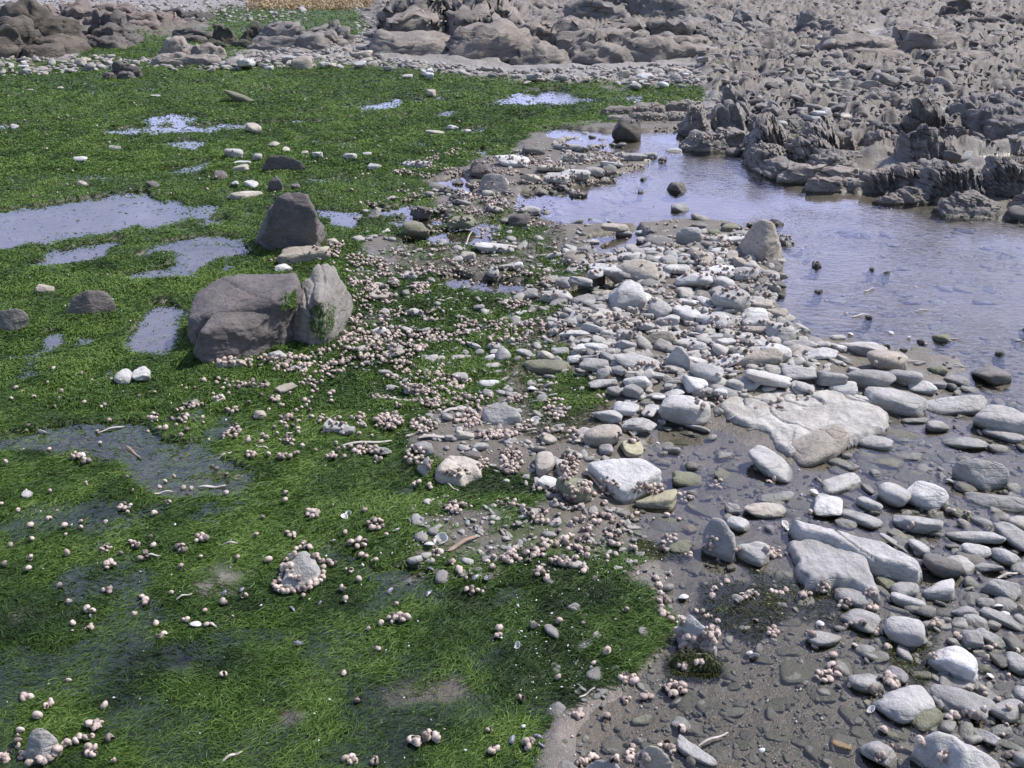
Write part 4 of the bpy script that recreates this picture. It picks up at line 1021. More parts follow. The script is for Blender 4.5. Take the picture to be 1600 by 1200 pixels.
# ------------------------------------------------------------------ small stones nobody could count
def scatter_px(n, x0, x1, y0, y1, dens, r=RNG, power=1.0):
    out = []
    tot = 0
    while tot < n:
        px = r.uniform(x0, x1, n * 2); py = y0 + (y1 - y0) * r.uniform(0, 1, n * 2) ** power
        ok = r.uniform(0, 1, n * 2) < dens(px, py)
        out.append(np.stack([px[ok], py[ok]], -1)); tot += ok.sum()
        if not ok.any(): break
    return np.vstack(out)[:n]
def poly_px(px, py, P):
    ins = np.zeros(np.shape(px), bool)
    x1, y1 = P[-1]
    for x2, y2 in P:
        if y1 != y2: ins ^= ((y1 > py) != (y2 > py)) & (px < (x2 - x1) * (py - y1) / (y2 - y1) + x1)
        x1, y1 = x2, y2
    return ins.astype(float)
LOW = [stone_mesh('f', 1200 + s, 3) for s in range(4)] + [stone_mesh('r', 1220 + s, 3) for s in range(3)] + [shard_mesh(1240 + s, 12, 3, 1, .8) for s in range(7)]
TINY = [stone_mesh('f', 1300 + s, 2) for s in range(4)] + [stone_mesh('a', 1320 + s, 2) for s in range(4)]
def stone_stuff(name, label, P, size_m, kinds, bases, mat, tint, flat=.45, sink=.25, tilt=.15, hoff=0.0):
    n = len(P)
    X, Y = at(P[:, 0], P[:, 1], 0.01)
    Z = ground_h(X, Y)
    asp = RNG.uniform(.5, .85, n)
    S = np.stack([size_m, size_m * asp, size_m * asp * flat * RNG.uniform(.7, 1.2, n)], -1) / 2
    T = np.stack([X, Y, Z + S[:, 2] * (1 - 2 * sink) + hoff], -1)
    V, F, A = joined(bases, RNG.choice(kinds, n), S, rand_rot(n, tilt), T, tint)
    o = link(name, new_mesh(name, V, F, True, {"tint": A}), mat)
    return tag(o, label, "pebbles", kind="stuff")

def d_bed(px, py):
    x, y = at(px, py)
    return np.clip(lookup(M_shal, px, py) * (px > 850) * .9 + lookup(M_poolwide, px, py) * .7 * (px > 1000) + lookup(M_mound, px, py) * .9, 0, 1) * (fbm(x * 3, y * 3, octaves=2, seed=88) > -.35)
P = scatter_px(2600, 820, 2300, 330, 1420, d_bed)
mpp = depth_of(P[:, 1]) / FPX
stone_stuff("bed_pebbles", "small drowned pebbles and chips covering the bed between the cobbles", P, np.clip(RNG.lognormal(math.log(16), .5, len(P)), 6, 50) * mpp * (.7 + 300 / (P[:, 1] + 130)), list(range(7)), LOW, M_pebbles, np.clip(RNG.normal(.20, .14, len(P)), 0, 1), .4, .52)
P = scatter_px(900, 860, 1330, 365, 660, lambda px, py: lookup(M_mound, px, py))
mpp = depth_of(P[:, 1]) / FPX
stone_stuff("bank_stones", "smaller pale stones wedged between the cobbles of the bank", P, np.clip(RNG.lognormal(math.log(17), .4, len(P)), 8, 34) * mpp, list(range(7)), LOW, M_pebbles, np.clip(RNG.normal(.78, .2, len(P)), 0, 1), .5, .25, .25)
P = scatter_px(420, 1330, 1900, 740, 1330, lambda px, py: poly_px(px, py, [(1420, 760), (1900, 700), (1900, 1330), (1400, 1330), (1420, 1180), (1340, 1000)]))
mpp = depth_of(P[:, 1]) / FPX
stone_stuff("corner_stones", "middling grey stones filling in between the big cobbles at the lower right", P, np.clip(RNG.lognormal(math.log(26), .35, len(P)), 14, 50) * mpp, list(range(7)), LOW, M_pebbles, np.clip(RNG.normal(.5, .2, len(P)), 0, 1), .5, .3, .25)
P = scatter_px(2600, 820, 1700, 380, 1300, lambda px, py: np.clip(lookup(M_shal, px, py) * (px > 900) * .8 + lookup(M_mound, px, py), 0, 1))
mpp = depth_of(P[:, 1]) / FPX
stone_stuff("shore_grit", "fine grit and stone chips filling gaps in the cobble bank", P, np.clip(RNG.lognormal(math.log(8), .45, len(P)), 3, 24) * mpp, list(range(8)), TINY, M_pebbles, np.clip(RNG.normal(.42, .22, len(P)), 0, 1), .6, .2, .4)
def d_mid(px, py):
    return np.clip(poly_px(px, py, [(560, 330), (900, 200), (1040, 240), (900, 420), (880, 640), (1000, 760), (880, 800), (640, 700), (540, 560), (560, 420)]) + poly_px(px, py, [(640, 790), (1000, 790), (1030, 900), (860, 895), (640, 905)]), 0, 1) * .8
P = scatter_px(2100, 540, 1040, 200, 910, d_mid)
mpp = depth_of(P[:, 1]) / FPX
stone_stuff("bar_pebbles", "small pale pebbles scattered on the muddy bar among the snails", P, np.clip(RNG.lognormal(math.log(9), .5, len(P)), 4, 30) * mpp, list(range(8)), TINY, M_pebbles, np.clip(RNG.normal(.6, .22, len(P)), 0, 1), .5, .2, .25)
fx = [np.array([q for q in FIELD])]
P = scatter_px(8000, 1040, 1900, -60, 300, lambda px, py: np.maximum(poly_px(px, py, FIELD), (px > 1600) * (py < 300)) * (1 - .97 * (lookup(M_farpool, px, py) > .2)) * (.35 + .65 * (fbm(px / 30, py / 12, octaves=3, seed=91) > -.1)), power=1.0)
mpp = depth_of(P[:, 1]) / FPX
stone_stuff("field_rubble", "grey broken slate rubble covering the whole rocky field", P, np.clip(RNG.lognormal(math.log(6.5), .55, len(P)), 3, 28) * mpp * np.clip((P[:, 1] + 130) / 200, .55, 1.3), list(range(7, 14)) + [0, 1], LOW, M_rubble, np.clip(RNG.normal(.50, .24, len(P)), 0, 1), .55, .3, .3)
def d_grav(px, py): return np.maximum(poly_px(px, py, FIELD2), np.maximum((py < 36) * (px < 480) * .9, poly_px(px, py, [(555, -30), (660, -30), (620, 70), (555, 84)])))
P = scatter_px(5200, -150, 1110, -40, 142, d_grav)
mpp = depth_of(P[:, 1]) / FPX
stone_stuff("gravel_bank", "pale beach gravel along the back of the green weed", P, np.clip(RNG.lognormal(math.log(6.0), .45, len(P)), 3, 22) * mpp * np.clip((P[:, 1] + 130) / 200, .55, 1.2), list(range(8)), TINY, M_gravel, np.clip(RNG.normal(.80, .22, len(P)), 0, 1), .6, .2, .3)

# ------------------------------------------------------------------ sticks, shells
def stick(name, label, ax, ay, bx, by, wpx, mat, cat="stick", group=None, z=.012, bend=.035, flat=.6, sides=8, lift=None, noun=None):
    x0, y0 = at(ax, ay, z); x1, y1 = at(bx, by, z)
    za, zb = max(gz(x0, y0), -.004) + .008, max(gz(x1, y1), -.004) + .008
    if lift: zb += lift
    p0, p1 = np.array([x0, y0, za], float), np.array([x1, y1, zb], float)
    L = np.linalg.norm(p1 - p0); ax_ = (p1 - p0) / L
    sd_ = np.cross([0, 0, 1.0], ax_); sd_ /= np.linalg.norm(sd_); up = np.cross(ax_, sd_)
    w = wpx * float(depth_of((ay + by) / 2)) / FPX / 2
    n = 14
    V, F = [], []
    s = random.uniform(0, 99)
    for i in range(n):
        t = i / (n - 1)
        c = p0 + (p1 - p0) * t + sd_ * bend * L * math.sin(t * 3.1) * .5 + up * .003 * math.sin(t * 7 + s)
        tw = w * (.72 + .28 * math.sin(math.pi * min(t * 1.1, 1))) * (1 + .16 * float(vnoise(np.array([t * 6 + s]), np.array([1.3]))[0]))
        if i in (0, n - 1): tw *= .55
        for j in range(sides):
            a = 2 * math.pi * j / sides
            k = 1 + .12 * float(vnoise(np.array([j * 1.7 + s]), np.array([t * 3]))[0])
            V.append(c + sd_ * math.cos(a) * tw * k + up * math.sin(a) * tw * k * flat)
    for i in range(n - 1):
        for j in range(sides): F.append([i * sides + j, i * sides + (j + 1) % sides, (i + 1) * sides + (j + 1) % sides, (i + 1) * sides + j])
    V.append(p0 - ax_ * w * .2); V.append(p1 + ax_ * w * .2)
    for j in range(sides):
        F.append([len(V) - 2, (j + 1) % sides, j, j]); b = (n - 1) * sides; F.append([len(V) - 1, b + j, b + (j + 1) % sides, b + (j + 1) % sides])
    V = np.array(V); org = (p0 + p1) / 2
    bm = bmesh.new()
    vs = [bm.verts.new(v - org) for v in V]
    for f in F:
        try: bm.faces.new([vs[i] for i in dict.fromkeys(f)]).smooth = True
        except ValueError: pass
    me = bpy.data.meshes.new(name); bm.to_mesh(me); bm.free()
    o = link(name, me, mat); o.location = org
    if label: tag(o, label, cat, group)
    else: pend(o, noun, (ax + bx) / 2, (ay + by) / 2, cat, group)
    return o
G_ = "stranded sticks and driftwood"
stick("driftwood", "long white driftwood stick with reddish middle lying on the weed edge", 535, 699, 612, 688, 6, M_wood, "driftwood", G_)
stick("driftwood", "thick reddish-brown broken stick lying beside a heap of shells", 700, 863, 746, 842, 9, M_redwood, "driftwood", G_)
stick("driftwood", "short pale stick lying just above the long white one", 634, 684, 677, 678, 8, M_wood, "driftwood", G_)
stick("driftwood", "flat white plank end lying below the short pale stick", 655, 690, 706, 691, 10, M_wood, "driftwood", G_, flat=.3)
stick("driftwood", "broad white splinter pointing up to the right beside snails", 693, 652, 728, 643, 10, M_wood, "driftwood", G_, flat=.3)
stick("driftwood", "white weathered log end on the muddy bar behind the ribbed boulder", 645, 446, 714, 453, 8, M_wood, "driftwood", G_)
stick("driftwood", "thin white stick on the weed near two snail rows", 580, 626, 640, 624, 5, M_wood, "driftwood", G_)
stick("driftwood", "long thin white stick strung with snails on the weed", 600, 625, 700, 629, 4, M_wood, "driftwood", G_)
stick("twig", "thin brown twig leaning across the cobbles beside a tan stone", 955, 660, 998, 690, 4, M_twig, "twig", G_)
stick("twig", "split brown twig lying along the dark side of the tilted white slab", 912, 742, 948, 776, 7, M_redwood, "twig", G_)
stick("twig", "pale stick lying in the shallow foreground pool", 1092, 1160, 1138, 1140, 5, M_wood, "twig", G_)
stick("twig", "upright bent white twig standing in the small pool", 728, 388, 738, 372, 2.5, M_wood, "twig", G_, lift=.05)
stick("twig", "straight pale stick lying beside the dark oval rock in the water", 1478, 747, 1512, 752, 7, M_wood, "twig", G_)
stick("driftwood", "pale stick lying on cobbles at the right end of the splinter slab", 1560, 898, 1592, 890, 5, M_wood, "driftwood", G_)
stick("driftwood", "curved white twig on the snails at the foot of the big dark boulder", 404, 573, 450, 560, 4, M_wood, "driftwood", G_, bend=.15)
stick("driftwood", "bleached stick among snails on the slope behind the weed patch", 660, 494, 696, 486, 3.5, M_twig, "driftwood", G_)
stick("driftwood", "short white stick at the end of the bleached stick", 685, 476, 708, 471, 4, M_wood, "driftwood", G_)
stick("driftwood", "pair-thick white stick on the mud behind the tilted white slab", 898, 700, 926, 693, 9, M_wood, "driftwood", G_, flat=.4)
stick("driftwood", "slim white stick at the foot of the blocky white-topped rock", 806, 680, 838, 680, 5, M_wood, "driftwood", G_)
stick("twig", "drowned brown stick in the dark left-hand pool", 196, 694, 219, 713, 4, M_twig, "twig", G_)
for a in [(1332,492,1358,488,4),(1350,453,1366,448,4),(1470,525,1505,527,3.5),(1415,570,1435,568,3),(1490,570,1515,571,3),(1588,528,1606,530,4),(1430,483,1452,481,3),(1540,650,1560,647,3),(320,968,338,975,5),(275,936,300,928,4),(225,865,250,866,4),(345,850,372,852,5),
          (150,672,195,662,4),(240,770,270,764,4),(310,758,352,756,6),(700,760,716,772,3),(345,1185,378,1168,6),(400,700,420,704,4),(445,680,460,677,4),(905,1090,930,1076,3),(1040,890,1052,894,3),(1155,925,1178,918,3.5),(340,712,362,706,4)]:
    stick("splinter", None, *a, M_wood, "wood splinter", "pale wood splinters", noun="thin pale wood splinter")

def shell_mesh(seed):
    """open clam half: a ribbed shallow dish with a hinge end"""
    nu, nv = 18, 8
    V, F = [], []
    for i in range(nv):
        t = (i + .02) / (nv - 1)
        for j in range(nu):
            a = 2 * math.pi * j / nu
            r = 1 + .18 * math.cos(a) - .1 * math.cos(2 * a)
            V.append([t * r * math.cos(a), t * .72 * math.sin(a), .42 * (1 - t * t) + .012 * math.sin(26 * t)])
    for i in range(nv - 1):
        for j in range(nu): F.append([i * nu + j, (i + 1) * nu + j, (i + 1) * nu + (j + 1) % nu, i * nu + (j + 1) % nu])
    V = np.array(V)
    n = len(V)
    W = V.copy(); W[:, 2] -= .07; W[:, :2] *= .96
    F = np.array(F)
    rim = [[(nv - 1) * nu + j, n + (nv - 1) * nu + j, n + (nv - 1) * nu + (j + 1) % nu, (nv - 1) * nu + (j + 1) % nu] for j in range(nu)]
    return np.vstack([V, W]), np.vstack([F, F[:, ::-1] + n, np.array(rim)])
SV, SF = shell_mesh(1)
ME_SHELL = new_mesh("clam_shell", SV, SF); ME_SHELL.materials.append(M_shell)
ME_MUSSEL = new_mesh("mussel_shell", SV * [1, .62, 1], SF); ME_MUSSEL.materials.append(M_mussel)
SHELLS = """307 974 20 c|148 1131 26 c|142 960 12 m|350 927 14 m|456 951 16 m|464 1003 18 m|377 923 12 m|780 992 16 c|808 1007 14 c|800 1157 18 m|840 1150 16 m|845 1167 14 m|762 904 20 m|640 905 16 m|668 925 18 m|608 920 16 m|575 905 14 m|690 850 26 c|672 858 20 c
742 905 18 m|1180 1022 18 c|1172 1016 12 c|1281 970 15 c|1361 1105 18 c|1560 945 22 c|1570 955 16 c|1388 900 18 c|1227 815 16 c|1230 822 14 c|1272 765 18 c|1058 765 12 m|1145 655 22 c|1068 930 22 c|1100 1112 14 m|835 663 16 c|832 612 16 c|620 835 14 c|545 806 12 c|538 810 14 c|65 672 16 c|130 713 12 c
1275 577 10 c|1330 520 12 c|1393 518 12 c|1420 525 10 c|1548 1052 16 c|1350 890 14 c|1190 1168 12 c|990 680 12 c|1028 690 10 c|700 820 12 m|660 822 14 m|672 888 14 m|905 843 12 m|520 842 12 c|500 940 10 m"""
for rec in SHELLS.replace("\n", "|").split("|"):
    px, py, w, kd = rec.split(); px, py, w = float(px), float(py), float(w)
    x, y = [float(v) for v in at(px, py, .01)]
    o = bpy.data.objects.new("mussel_shell" if kd == 'm' else "clam_shell", ME_MUSSEL if kd == 'm' else ME_SHELL); C.objects.link(o)
    s = w * float(depth_of(py)) / FPX / 2
    o.location = (x, y, max(gz(x, y), -.006) + .006 + .2 * s); o.scale = (s, s, s)
    o.rotation_euler = (random.gauss(0, .5) + (math.pi if random.random() < .4 else 0), random.gauss(0, .4), random.uniform(0, 6.28))
    pend(o, "bluish mussel shell" if kd == 'm' else "white broken shell", px, py, "shell", "stranded shells")

# ------------------------------------------------------------------ sea snails
def snail_mesh(nt, nr, turns=2.6):
    """turban shell: a tube coiled round an axis, each whorl larger than the last, with an open mouth"""
    V, F = [], []
    for i in range(nt):
        t = i / (nt - 1)
        g = math.exp(-1.15 * (1 - t) * turns * .62)
        a = 2 * math.pi * turns * t
        R, r = .40 * g, .56 * g
        cz = -.80 * g + .30
        for j in range(nr):
            b = 2 * math.pi * j / nr
            rr = R + r * math.cos(b)
            V.append([rr * math.cos(a), rr * math.sin(a), cz + r * 1.02 * math.sin(b)])
    for i in range(nt - 1):
        for j in range(nr): F.append([i * nr + j, i * nr + (j + 1) % nr, (i + 1) * nr + (j + 1) % nr, (i + 1) * nr + j])
    V = np.array(V)
    V -= (V.max(0) + V.min(0)) / 2
    V /= np.abs(V[:, :2]).max()
    V[:, 2] = -V[:, 2] if V[np.argmin(np.hypot(V[:, 0], V[:, 1])), 2] < 0 else V[:, 2]
    return V, np.array(F)[:, ::-1]
SN_HI, SN_LO = snail_mesh(46, 14), snail_mesh(19, 7, 2.2)
ME_SNAIL = new_mesh("sea_snail", *SN_HI); ME_SNAIL.materials.append(M_snail)

bpy.context.view_layer.update()
DG = bpy.context.evaluated_depsgraph_get()
def ray(px, py):
    o = Vector((0, 0, CAM_H)); x, y = at(px, py, 0.0)
    d = (Vector((float(x), float(y), 0)) - o).normalized()
    hit, loc, nor, _, ob, _ = scene.ray_cast(DG, o, d)
    return (loc, nor, ob) if hit else (None, None, None)

CLUSTERS = []   # (x, y, count, rx, ry, phrase)
def ring(cx, cy, rx, ry, n, ph, a0=0, a1=360):
    for i in range(n):
        a = math.radians(a0 + (a1 - a0) * (i + random.uniform(-.3, .3)) / n); k = random.uniform(.9, 1.12)
        CLUSTERS.append((cx + rx * k * math.cos(a), cy + ry * k * math.sin(a), 1, 1, 1, ph))
def line(pts, n, ph, w=2):
    for i in range(n):
        t = (i + .5) / n * (len(pts) - 1); k = min(int(t), len(pts) - 2); f = t - k
        CLUSTERS.append((pts[k][0] * (1 - f) + pts[k + 1][0] * f + random.uniform(-w, w), pts[k][1] * (1 - f) + pts[k + 1][1] * f + random.uniform(-w, w), 1, 1, 1, ph))
def clump(x, y, n, rx, ry, ph): CLUSTERS.append((x, y, n, rx, ry, ph))
R1 = "pinkish snail in the tight ring round the pointed grey rock"
line([(505,892),(503,908),(485,922),(462,928),(440,928),(430,924)], 22, R1, 3); line([(430,924),(440,905),(448,885),(458,868),(472,856),(488,862)], 24, R1, 3); line([(490,868),(497,880),(510,882),(525,888)], 10, R1, 2)
clump(450, 893, 7, 8, 10, R1); clump(463, 905, 4, 5, 5, R1); clump(490, 912, 6, 7, 6, R1)
R2 = "pinkish snail in the ring round the bottom-corner rock"
line([(36,1140),(28,1165),(34,1185),(45,1196)], 8, R2, 3); line([(45,1196),(66,1190),(80,1188),(92,1175),(106,1166),(118,1164),(132,1158),(148,1155)], 13, R2, 3); clump(58, 1124, 2, 3, 2, R2); clump(8, 1190, 7, 10, 8, R2)
R3 = "pinkish snail packed on the layered foreground rock"
clump(1110, 992, 16, 12, 12, R3); line([(1052,966),(1058,980),(1060,990),(1068,998),(1086,1000),(1100,1004)], 13, R3, 3); line([(1062,1010),(1075,1012),(1092,1014),(1106,1018),(1118,1008)], 13, R3, 3); clump(1062, 972, 4, 6, 6, R3); line([(1085,955),(1098,958),(1112,966),(1122,975)], 5, R3, 3)
R4 = "pinkish snail in the clump below the layered foreground rock"
clump(1062, 1044, 8, 9, 6, R4); clump(1088, 1037, 3, 8, 3, R4); clump(1076, 1050, 2, 5, 3, R4)
R5 = "pinkish snail in the pile on the mud before the mossy block"
clump(1048, 1078, 12, 8, 12, R5); clump(1066, 1076, 5, 6, 9, R5)
R6 = "pinkish snail in the curving chain along the weed's right edge"
line([(1022,902),(1030,918),(1034,935),(1033,950),(1036,962),(1048,968)], 19, R6, 3); clump(1040, 940, 3, 4, 4, R6)
R7 = "pinkish snail in the chain on the mossy patch right of the weed"
line([(1135,908),(1122,920),(1112,930),(1110,940)], 11, R7, 3)
R8 = "pinkish snail heaped on the round mossy patch"
clump(1171, 932, 14, 14, 8, R8)
R9 = "pinkish snail in the row between mossy patch and cracked slab"
line([(1200,930),(1215,928),(1232,926)], 6, R9, 3); clump(1258, 930, 7, 10, 5, R9)
R10 = "pinkish snail in the tight block on the drowned mossy stone"
clump(1206, 991, 9, 9, 10, R10)
R11 = "pinkish snail massed round the pale lumpy bottom rock"
line([(988,1168),(985,1182),(990,1195)], 8, R11, 4); line([(1028,1164),(1042,1166),(1048,1176),(1052,1186)], 9, R11, 4); clump(1003, 1190, 8, 12, 8, R11)
R12 = "pinkish snail on the shoulder of the smooth bottom hump"
line([(902,1198),(915,1190),(930,1182)], 8, R12, 3); clump(960, 1188, 4, 6, 4, R12)
R13 = "pinkish snail in the long clump on the near weed bank"
line([(638,1158),(650,1166),(660,1162),(672,1158),(690,1168)], 10, R13, 3); clump(678, 1154, 4, 7, 4, R13)
R14 = "pinkish snail in the dozen on the open weed left of the shells"
clump(622, 973, 12, 16, 6, R14)
singles = [(243,808),(229,946),(116,980),(245,980),(165,1108),(174,1160),(179,1195),(537,1058),(621,948),(592,1020),(815,1097),(871,1065),(928,1037),(978,958),(872,977),(835,983),(1180,974),(879,880),(877,842),(891,855),(765,862),(1065,1141),(949,1025),(763,1146),(109,945),(110,1070),(1272,1014),(1335,1010),(1302,1027),(1298,1042),(1405,1035),(1310,1075),(1364,1080),(1328,1074),(1328,976),(1348,976),(540,838),(905,847),(1062,812),(890,842),(45,895),(80,772),(560,1100),(350,1060),(420,880),(300,770)]
small = [(194,798,3),(167,862,5),(209,856,5),(224,874,4),(283,862,4),(314,847,8),(174,889,5),(170,928,3),(142,960,2),(143,986,3),(253,998,2),(288,975,4),(41,1095,4),(76,1107,3),(145,1181,5),(148,1133,7),(456,842,5),(489,807,8),(587,825,10),(560,854,11),(570,873,2),(545,895,4),(683,868,5),(704,884,3),(716,893,3),(732,905,2),(738,927,6),(754,927,2),(797,873,10),(831,868,7),(847,900,7),(883,879,7),(912,893,5),(780,992,4),
         (982,1062,11),(1009,1089,5),(979,1097,3),(902,1118,4),(949,1125,3),(768,1178,3),(823,1170,5),(550,1195,6),(585,1194,4),(707,797,8),(1320,946,9),(1287,920,10),(1360,925,6),(1362,950,4),(1325,977,2),(1372,990,4),(1267,992,4),(1386,1015,2),(1287,1060,11),(1305,1055,4),(1385,1062,7),(1395,1070,7),(1372,1087,2),(1455,1028,3),(1488,1122,3),(1522,1122,6),(1515,1077,2),(1572,1130,2),(1381,1141,2),(1402,1170,3),(1375,1186,3),(1439,1162,2),(1462,974,4),
         (1545,1015,2),(1495,998,2),(1577,1180,3),(1472,1182,3),(1267,805,5),(1482,799,5),(1510,803,2),(1420,823,2),(1211,866,7),(1205,751,7),(1117,759,10),(1070,780,10),(1112,843,5),(1108,857,4),(1150,860,2),(1200,860,3),(1212,868,4),(1073,870,3),(1036,857,2),(958,846,4),(987,858,3),(965,870,2),(949,877,2),(882,878,4),(1046,843,10),(1036,855,2)]
for i, (x, y) in enumerate(singles): clump(x, y, 1, 1, 1, "lone pinkish snail")
for i, (x, y, n) in enumerate(small): clump(x, y, n, 3.2 * math.sqrt(n) + 1, 2.2 * math.sqrt(n) + .5, "pinkish snail in the small cluster")
R20 = "snail"
for x, y, n, rx, ry in [(1012,765,30,24,9),(952,762,14,14,16),(897,762,12,20,18),(857,766,8,14,4),(890,728,26,14,22),(800,722,46,18,22),(712,740,15,24,6),(648,715,22,16,16),(672,728,5,4,6),(757,728,10,10,8),(838,765,9,8,7),(792,790,6,18,4),(705,795,8,10,7),(650,760,3,5,4),(672,765,2,3,3),(605,664,32,20,12),(662,668,28,20,9),
                        (775,680,46,30,6),(737,658,22,12,12),(820,665,10,8,8),(867,642,24,18,16),(810,626,10,16,6),(720,655,8,12,6),(580,705,14,20,6),(592,722,5,8,3),(520,663,12,20,9),(560,655,8,12,6),(600,625,14,20,5),(650,610,16,14,8),(680,640,10,14,6),(450,690,5,8,4),(355,685,5,8,4),(240,657,8,8,7),(340,625,7,8,5),(290,655,5,6,4),(300,637,9,14,6),(404,605,18,16,6),
                        (430,628,8,8,5),(370,605,8,14,5),(480,602,10,16,4),(455,655,6,6,4),(445,660,7,7,7),(370,680,6,8,5),(393,714,8,8,5),(445,718,6,10,3),(520,718,6,8,4),(560,712,6,8,4),(120,717,5,10,3),(135,725,3,6,3),(198,797,5,10,4)]:
    clump(x, y, n, rx, ry, R20)

spots = []
for x, y, n, rx, ry, ph in CLUSTERS:
    done = []
    for _ in range(n):
        for tr in range(14):
            a, q = random.uniform(0, 6.283), math.sqrt(random.random())
            px, py = x + rx * q * math.cos(a), y + ry * q * math.sin(a)
            g = 7.5 * (py + 130) / 1100
            if all(math.hypot(px - u, (py - v) * 1.25) > g for u, v in done): break
        done.append((px, py)); spots.append((px, py, ph, x, y, n))
BAND = [([(540,400),(600,405),(625,455),(640,520),(600,560),(560,545),(545,590),(470,590),(420,580),(330,572),(330,560),(420,560),(470,555),(520,545),(548,500)], 1.0),
        ([(600,380),(760,370),(900,420),(880,520),(900,640),(860,680),(760,700),(640,690),(560,640),(560,560),(640,470)], .40),
        ([(640,240),(900,220),(1060,250),(1000,280),(820,340),(900,360),(930,430),(840,440),(760,390),(640,370),(560,330)], .42),
        ([(880,330),(1250,340),(1290,400),(1230,520),(1290,640),(1130,660),(960,650),(860,560)], .14), ([(400,385),(440,380),(500,388),(520,370),(540,380),(520,420),(420,410)], .7),
        ([(300,590),(560,590),(640,690),(560,720),(400,720),(250,690)], .05), ([(0,120),(700,120),(840,240),(560,330),(0,330)], .012), ([(0,560),(300,600),(420,760),(600,800),(640,1000),(300,1000),(0,900)], .012),
        ([(830,300),(1120,180),(1240,240),(1100,230),(960,260)], .25), ([(930,165),(1110,150),(1120,235),(1000,200)], .6), ([(740,262),(800,262),(820,320),(720,320)], .8), ([(860,640),(1000,680),(940,800),(860,800)], .12), ([(1000,800),(1100,800),(1200,900),(1000,900)], .05), ([(640,790),(1000,800),(1020,890),(860,890),(640,900)], .14),
        ([(1230,330),(1600,330),(1600,620),(1300,560)], .004), ([(1380,980),(1600,940),(1600,1200),(1480,1180)], .03)]
def d_snail(px, py):
    x, y = at(px, py)
    d = np.zeros(len(px))
    for P_, w in BAND: d = np.maximum(d, poly_px(px, py, P_) * w)
    n = fbm(x * 7, y * 7, octaves=3, seed=123)
    return d * np.where(d > .9, .25 + .75 * sstep(-.2, .15, n), np.where(d < .02, 1, sstep(.0, .22, n) * 1.9)) * np.clip(450 / (py + 130), .3, 1.6)
for px, py in scatter_px(4600, 0, 1600, 115, 1190, d_snail): spots.append((px, py, "", px, py, 0))
SNAIL = []
for px, py, ph, cx, cy, n in spots:
    loc, nor, ob = ray(px, py)
    if loc is None: continue
    if n == 0 and ob is not ground and ob.name.startswith(("rock", "boulder")) and random.random() < .93: continue
    wet = lookup(M_alg, np.array([px]), np.array([py]))[0]
    z = max(loc.z, -.012) if ob is ground else loc.z
    if ob is ground: z += .009 * wet
    s = .0092 * min(1.3, max(.5, random.gauss(.92, .2)))
    SNAIL.append((py, ph, (loc.x, loc.y, z), nor, s, cx, cy, n))
named = [q for q in SNAIL if q[1] and q[1] != "snail"]
named.sort(key=lambda q: -q[0])
keep, rest = named[:300], named[300:] + [q for q in SNAIL if not q[1] or q[1] == "snail"]
def snail_rot(nor):
    q = Vector((0, 0, 1)).rotation_difference((nor * .7 + Vector((random.gauss(0, .45), random.gauss(0, .45), .5))).normalized())
    return q.to_matrix() @ Vector((0, 0, 1)).rotation_difference(Vector((0, 0, 1))).to_matrix(), random.uniform(0, 6.28)
near_lab = {}
for py, ph, loc, nor, s, cx, cy, n in keep:
    o = bpy.data.objects.new("sea_snail", ME_SNAIL); C.objects.link(o)
    M3, yaw = snail_rot(nor)
    import mathutils
    o.rotation_euler = (M3 @ mathutils.Matrix.Rotation(yaw, 3, 'Z')).to_euler()
    o.scale = (s * 1.05, s * .95, s * random.uniform(.85, 1.05)); o.location = (loc[0], loc[1], loc[2] + s * .55)
    if ph.startswith("lone"): pend(o, "lone pinkish snail", cx, cy, "sea snail", "lone sea snails")
    elif ph.endswith("small cluster"): near_lab.setdefault((cx, cy), []).append(o)
    else: tag(o, ph, "sea snail", "sea snails " + ph[14:])
# snails of one small cluster look alike: they share the label of the cluster
CL = []
for (cx, cy), L in near_lab.items():
    pend(L[0], "pinkish snail cluster", cx, cy, "sea snail", "x"); CL.append(L)
n = len(rest)
S = np.array([[q[4]] * 3 for q in rest]); T = np.array([[q[2][0], q[2][1], q[2][2] + q[4] * .5] for q in rest])
V, F, A = joined([SN_LO], np.zeros(n, int), S, rand_rot(n, .5), T, RNG.uniform(0, 1, n))
tag(link("sea_snails", new_mesh("sea_snails", V, F, True, {"tint": A}), M_snails), "thousands of small pinkish sea snails carpeting the bar and rocks further back", "sea snails", "sea snails of the bar", "stuff")
resolve_labels()
for L in CL:
    base = L[0]["label"]
    m = ("pinkish snail of the " + base.replace("pinkish snail cluster", "cluster"))
    for o in L: tag(o, m, "sea snail", "sea snails: " + m[21:])

